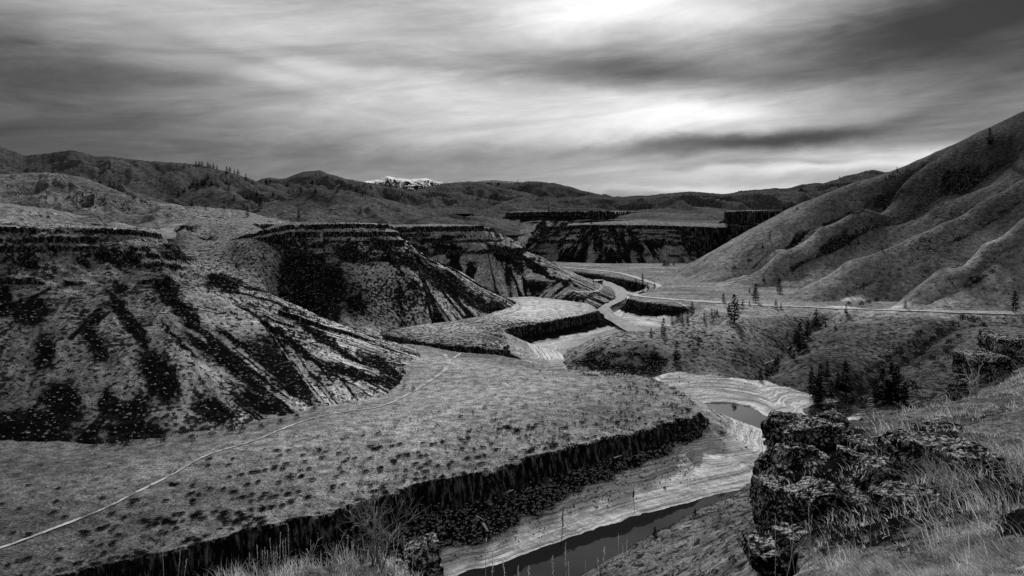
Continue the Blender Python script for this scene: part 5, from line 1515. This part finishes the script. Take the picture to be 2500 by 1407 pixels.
def on_ledge(px, d):
    X = d * (px - CX) / F
    return (X, d, float(ledge(np.array([X]), np.array([d]))[0][0]))


b = on_ledge(920, 8.9)
branching('bare_shrub', (b[0], b[1], b[2] - .05), 1.05, 9, .38, .011, M_TWIG, 'large leafless twiggy shrub at the bottom of the view', 'shrub', 5, 3)
b = on_ledge(790, 8.6)
branching('bare_shrub', (b[0], b[1], b[2] - .05), .62, 4, .6, .010, M_STALK, 'smaller pale crooked leafless shrub left of the large one', 'shrub', 9, 2)
b = on_ledge(2380, 17.5)
branching('dead_plant', (b[0], b[1], b[2]), .95, 6, .32, .016, M_STALK, 'pale curving dead stems in front of the flat-topped black block', 'plant', 12, 1, 1.5)
b = on_ledge(2270, 9.0)
branching('dead_plant', (b[0], b[1], b[2]), .75, 3, .9, .009, M_STALK, 'bent pale dead twigs at the right end of the outcrop', 'plant', 15, 2, .4)
b = on_ledge(2330, 7.6)
branching('dead_plant', (b[0], b[1], b[2]), .6, 6, .8, .007, M_STALK, 'wiry dead plant with forked stems among grass, lower right', 'plant', 19, 2, .6)
b = on_ledge(2490, 8.0)
branching('dead_plant', (b[0], b[1], b[2]), .7, 8, .9, .006, M_STALK, 'spray of long dry stems leaning in from the right edge', 'plant', 23, 1, .4)

# ------------------------------------------------------------------ sky, sun, camera
world = bpy.data.worlds.new('World'); SC.world = world; world.use_nodes = True
nt = NT(world.node_tree); world.node_tree.nodes.clear()
SUN_AZ, SUN_EL = math.radians(8), math.radians(34)


def sky():
    out = nt.node('ShaderNodeOutputWorld'); bg = nt.node('ShaderNodeBackground')
    tc = nt.node('ShaderNodeTexCoord'); d = tc.outputs['Generated']
    sp = nt.node('ShaderNodeSeparateXYZ'); nt.l.new(d, sp.inputs[0])
    az = nt.mul(nt.m('ARCTAN2', sp.outputs[0], sp.outputs[1]), F)
    el = nt.mul(nt.m('ARCSINE', sp.outputs[2]), F)
    cb = nt.node('ShaderNodeCombineXYZ'); nt.put(cb.inputs[0], az); nt.put(cb.inputs[1], el)
    vec = cb.outputs[0]
    w1 = nt.noise(nt.scalev(vec, (.0022, .0052, 1)), 1.0, 5, .55)
    w2 = nt.noise(nt.scalev(vec, (.0022, .0052, 1)), 1.31, 5, .55)
    azw = nt.add(az, nt.mul(nt.sub(w1, .5), 260))
    elw = nt.add(el, nt.mul(nt.sub(w2, .5), 85))

    def blob(px, py, rx, ry, ang, amp):
        A = math.atan((px - CX) / F); E = math.atan((HY - py) / F * math.cos(A))
        c, s = math.cos(math.radians(ang)), math.sin(math.radians(ang))
        dx = nt.sub(azw, A * F); dy = nt.sub(elw, E * F)
        xr = nt.add(nt.mul(dx, c / rx), nt.mul(dy, s / rx)); yr = nt.add(nt.mul(dx, -s / ry), nt.mul(dy, c / ry))
        r = nt.add(nt.mul(xr, xr), nt.mul(yr, yr))
        return nt.mul(nt.m('EXPONENT', nt.mul(r, -1.0)), amp)
    v = nt.add(0.55, 0.0)
    for b in SKY:
        v = nt.add(v, blob(*b))
    # streaks along the wind
    rot = nt.node('ShaderNodeVectorRotate'); rot.rotation_type = 'Z_AXIS'; nt.l.new(vec, rot.inputs['Vector']); rot.inputs['Angle'].default_value = math.radians(-5)
    s1 = nt.noise(nt.scalev(rot.outputs[0], (.0016, .011, 1)), 1.0, 7, .6, .6)
    s2 = nt.noise(nt.scalev(rot.outputs[0], (.0055, .026, 1)), 1.0, 10, .7, .9)
    v = nt.add(v, nt.mul(nt.sub(s1, .5), .5)); v = nt.add(v, nt.mul(nt.sub(s2, .5), .17))
    v = nt.m('MINIMUM', nt.m('MAXIMUM', v, .1), .97)
    v = nt.m('POWER', v, 2.2)
    nish = nt.node('ShaderNodeTexSky'); nish.sky_type = 'NISHITA'; nish.sun_disc = False
    nish.sun_elevation = SUN_EL; nish.sun_rotation = SUN_AZ
    bw = nt.node('ShaderNodeRGBToBW'); nt.l.new(nish.outputs[0], bw.inputs[0])
    v = nt.mul(v, 10.0)
    v = nt.add(nt.mul(v, .94), nt.mul(nt.m('MINIMUM', bw.outputs[0], 8.0), .05))
    nt.l.new(nt.grey(v), bg.inputs[0]); bg.inputs[1].default_value = .1
    nt.l.new(bg.outputs[0], out.inputs[0])


SKY = [  # px, py, rx, ry, tilt (deg, up to the right), brightness
    (-60, 235, 520, 120, 0, -.31), (100, 390, 650, 60, 0, -.13), (0, 60, 260, 110, 0, -.13), (2500, 130, 280, 220, 0, -.15), (1700, 260, 520, 120, 0, .07), (1250, 30, 300, 60, 0, .06), (100, 30, 300, 70, 0, .10), (900, 240, 520, 90, -8, .20), (700, 60, 500, 90, -10, .10),
    (1500, 10, 430, 80, -3, .36), (1640, 290, 230, 50, 2, .25), (1800, 270, 420, 90, 4, .14), (950, 150, 220, 22, -6, -.16), (1500, 170, 240, 36, 0, -.26), (1480, 240, 200, 20, -10, .05),
    (1750, 352, 300, 20, 2, -.34), (2050, 320, 260, 22, 8, -.18), (2150, 110, 430, 75, 12, -.32), (2400, 60, 280, 110, 0, -.18), (2350, 200, 260, 40, 6, -.08), (2250, 385, 330, 22, 4, .30), (1950, 398, 260, 9, 0, -.16), (1700, 420, 400, 30, 0, .12), (1750, 465, 420, 14, 0, .22), (1200, 400, 300, 40, 0, -.10),
    (400, 340, 700, 25, -2, -.06), (500, 200, 300, 20, -8, -.08), (600, 150, 260, 16, -12, -.08)]
sky()

sun = bpy.data.lights.new('sun', 'SUN'); sun.energy = 3.6; sun.angle = math.radians(3); sun.color = (1, 1, 1)
so = bpy.data.objects.new('sun', sun); COL.objects.link(so)
sd = Vector((math.sin(SUN_AZ) * math.cos(SUN_EL), math.cos(SUN_AZ) * math.cos(SUN_EL), math.sin(SUN_EL)))
so.rotation_euler = (-sd).to_track_quat('-Z', 'Y').to_euler()

cam = bpy.data.cameras.new('camera'); co_ = bpy.data.objects.new('camera', cam); COL.objects.link(co_)
co_.location = (0, 0, 0); co_.rotation_euler = (math.radians(90), 0, 0)
cam.sensor_width = 36; cam.sensor_fit = 'HORIZONTAL'; cam.lens = 36 * F / 2500
cam.shift_y = -(703.5 - HY) / 2500; cam.clip_start = .05; cam.clip_end = 60000
SC.camera = co_
SC.view_settings.view_transform = 'Standard'; SC.view_settings.look = 'None'; SC.view_settings.exposure = 0.32; SC.view_settings.gamma = 1
SC.render.engine = 'CYCLES'
SC.cycles.max_bounces = 4; SC.cycles.diffuse_bounces = 2; SC.cycles.glossy_bounces = 2; SC.cycles.transmission_bounces = 1
SC.cycles.use_denoising = False
SC.render.resolution_x = 1024; SC.render.resolution_y = 576
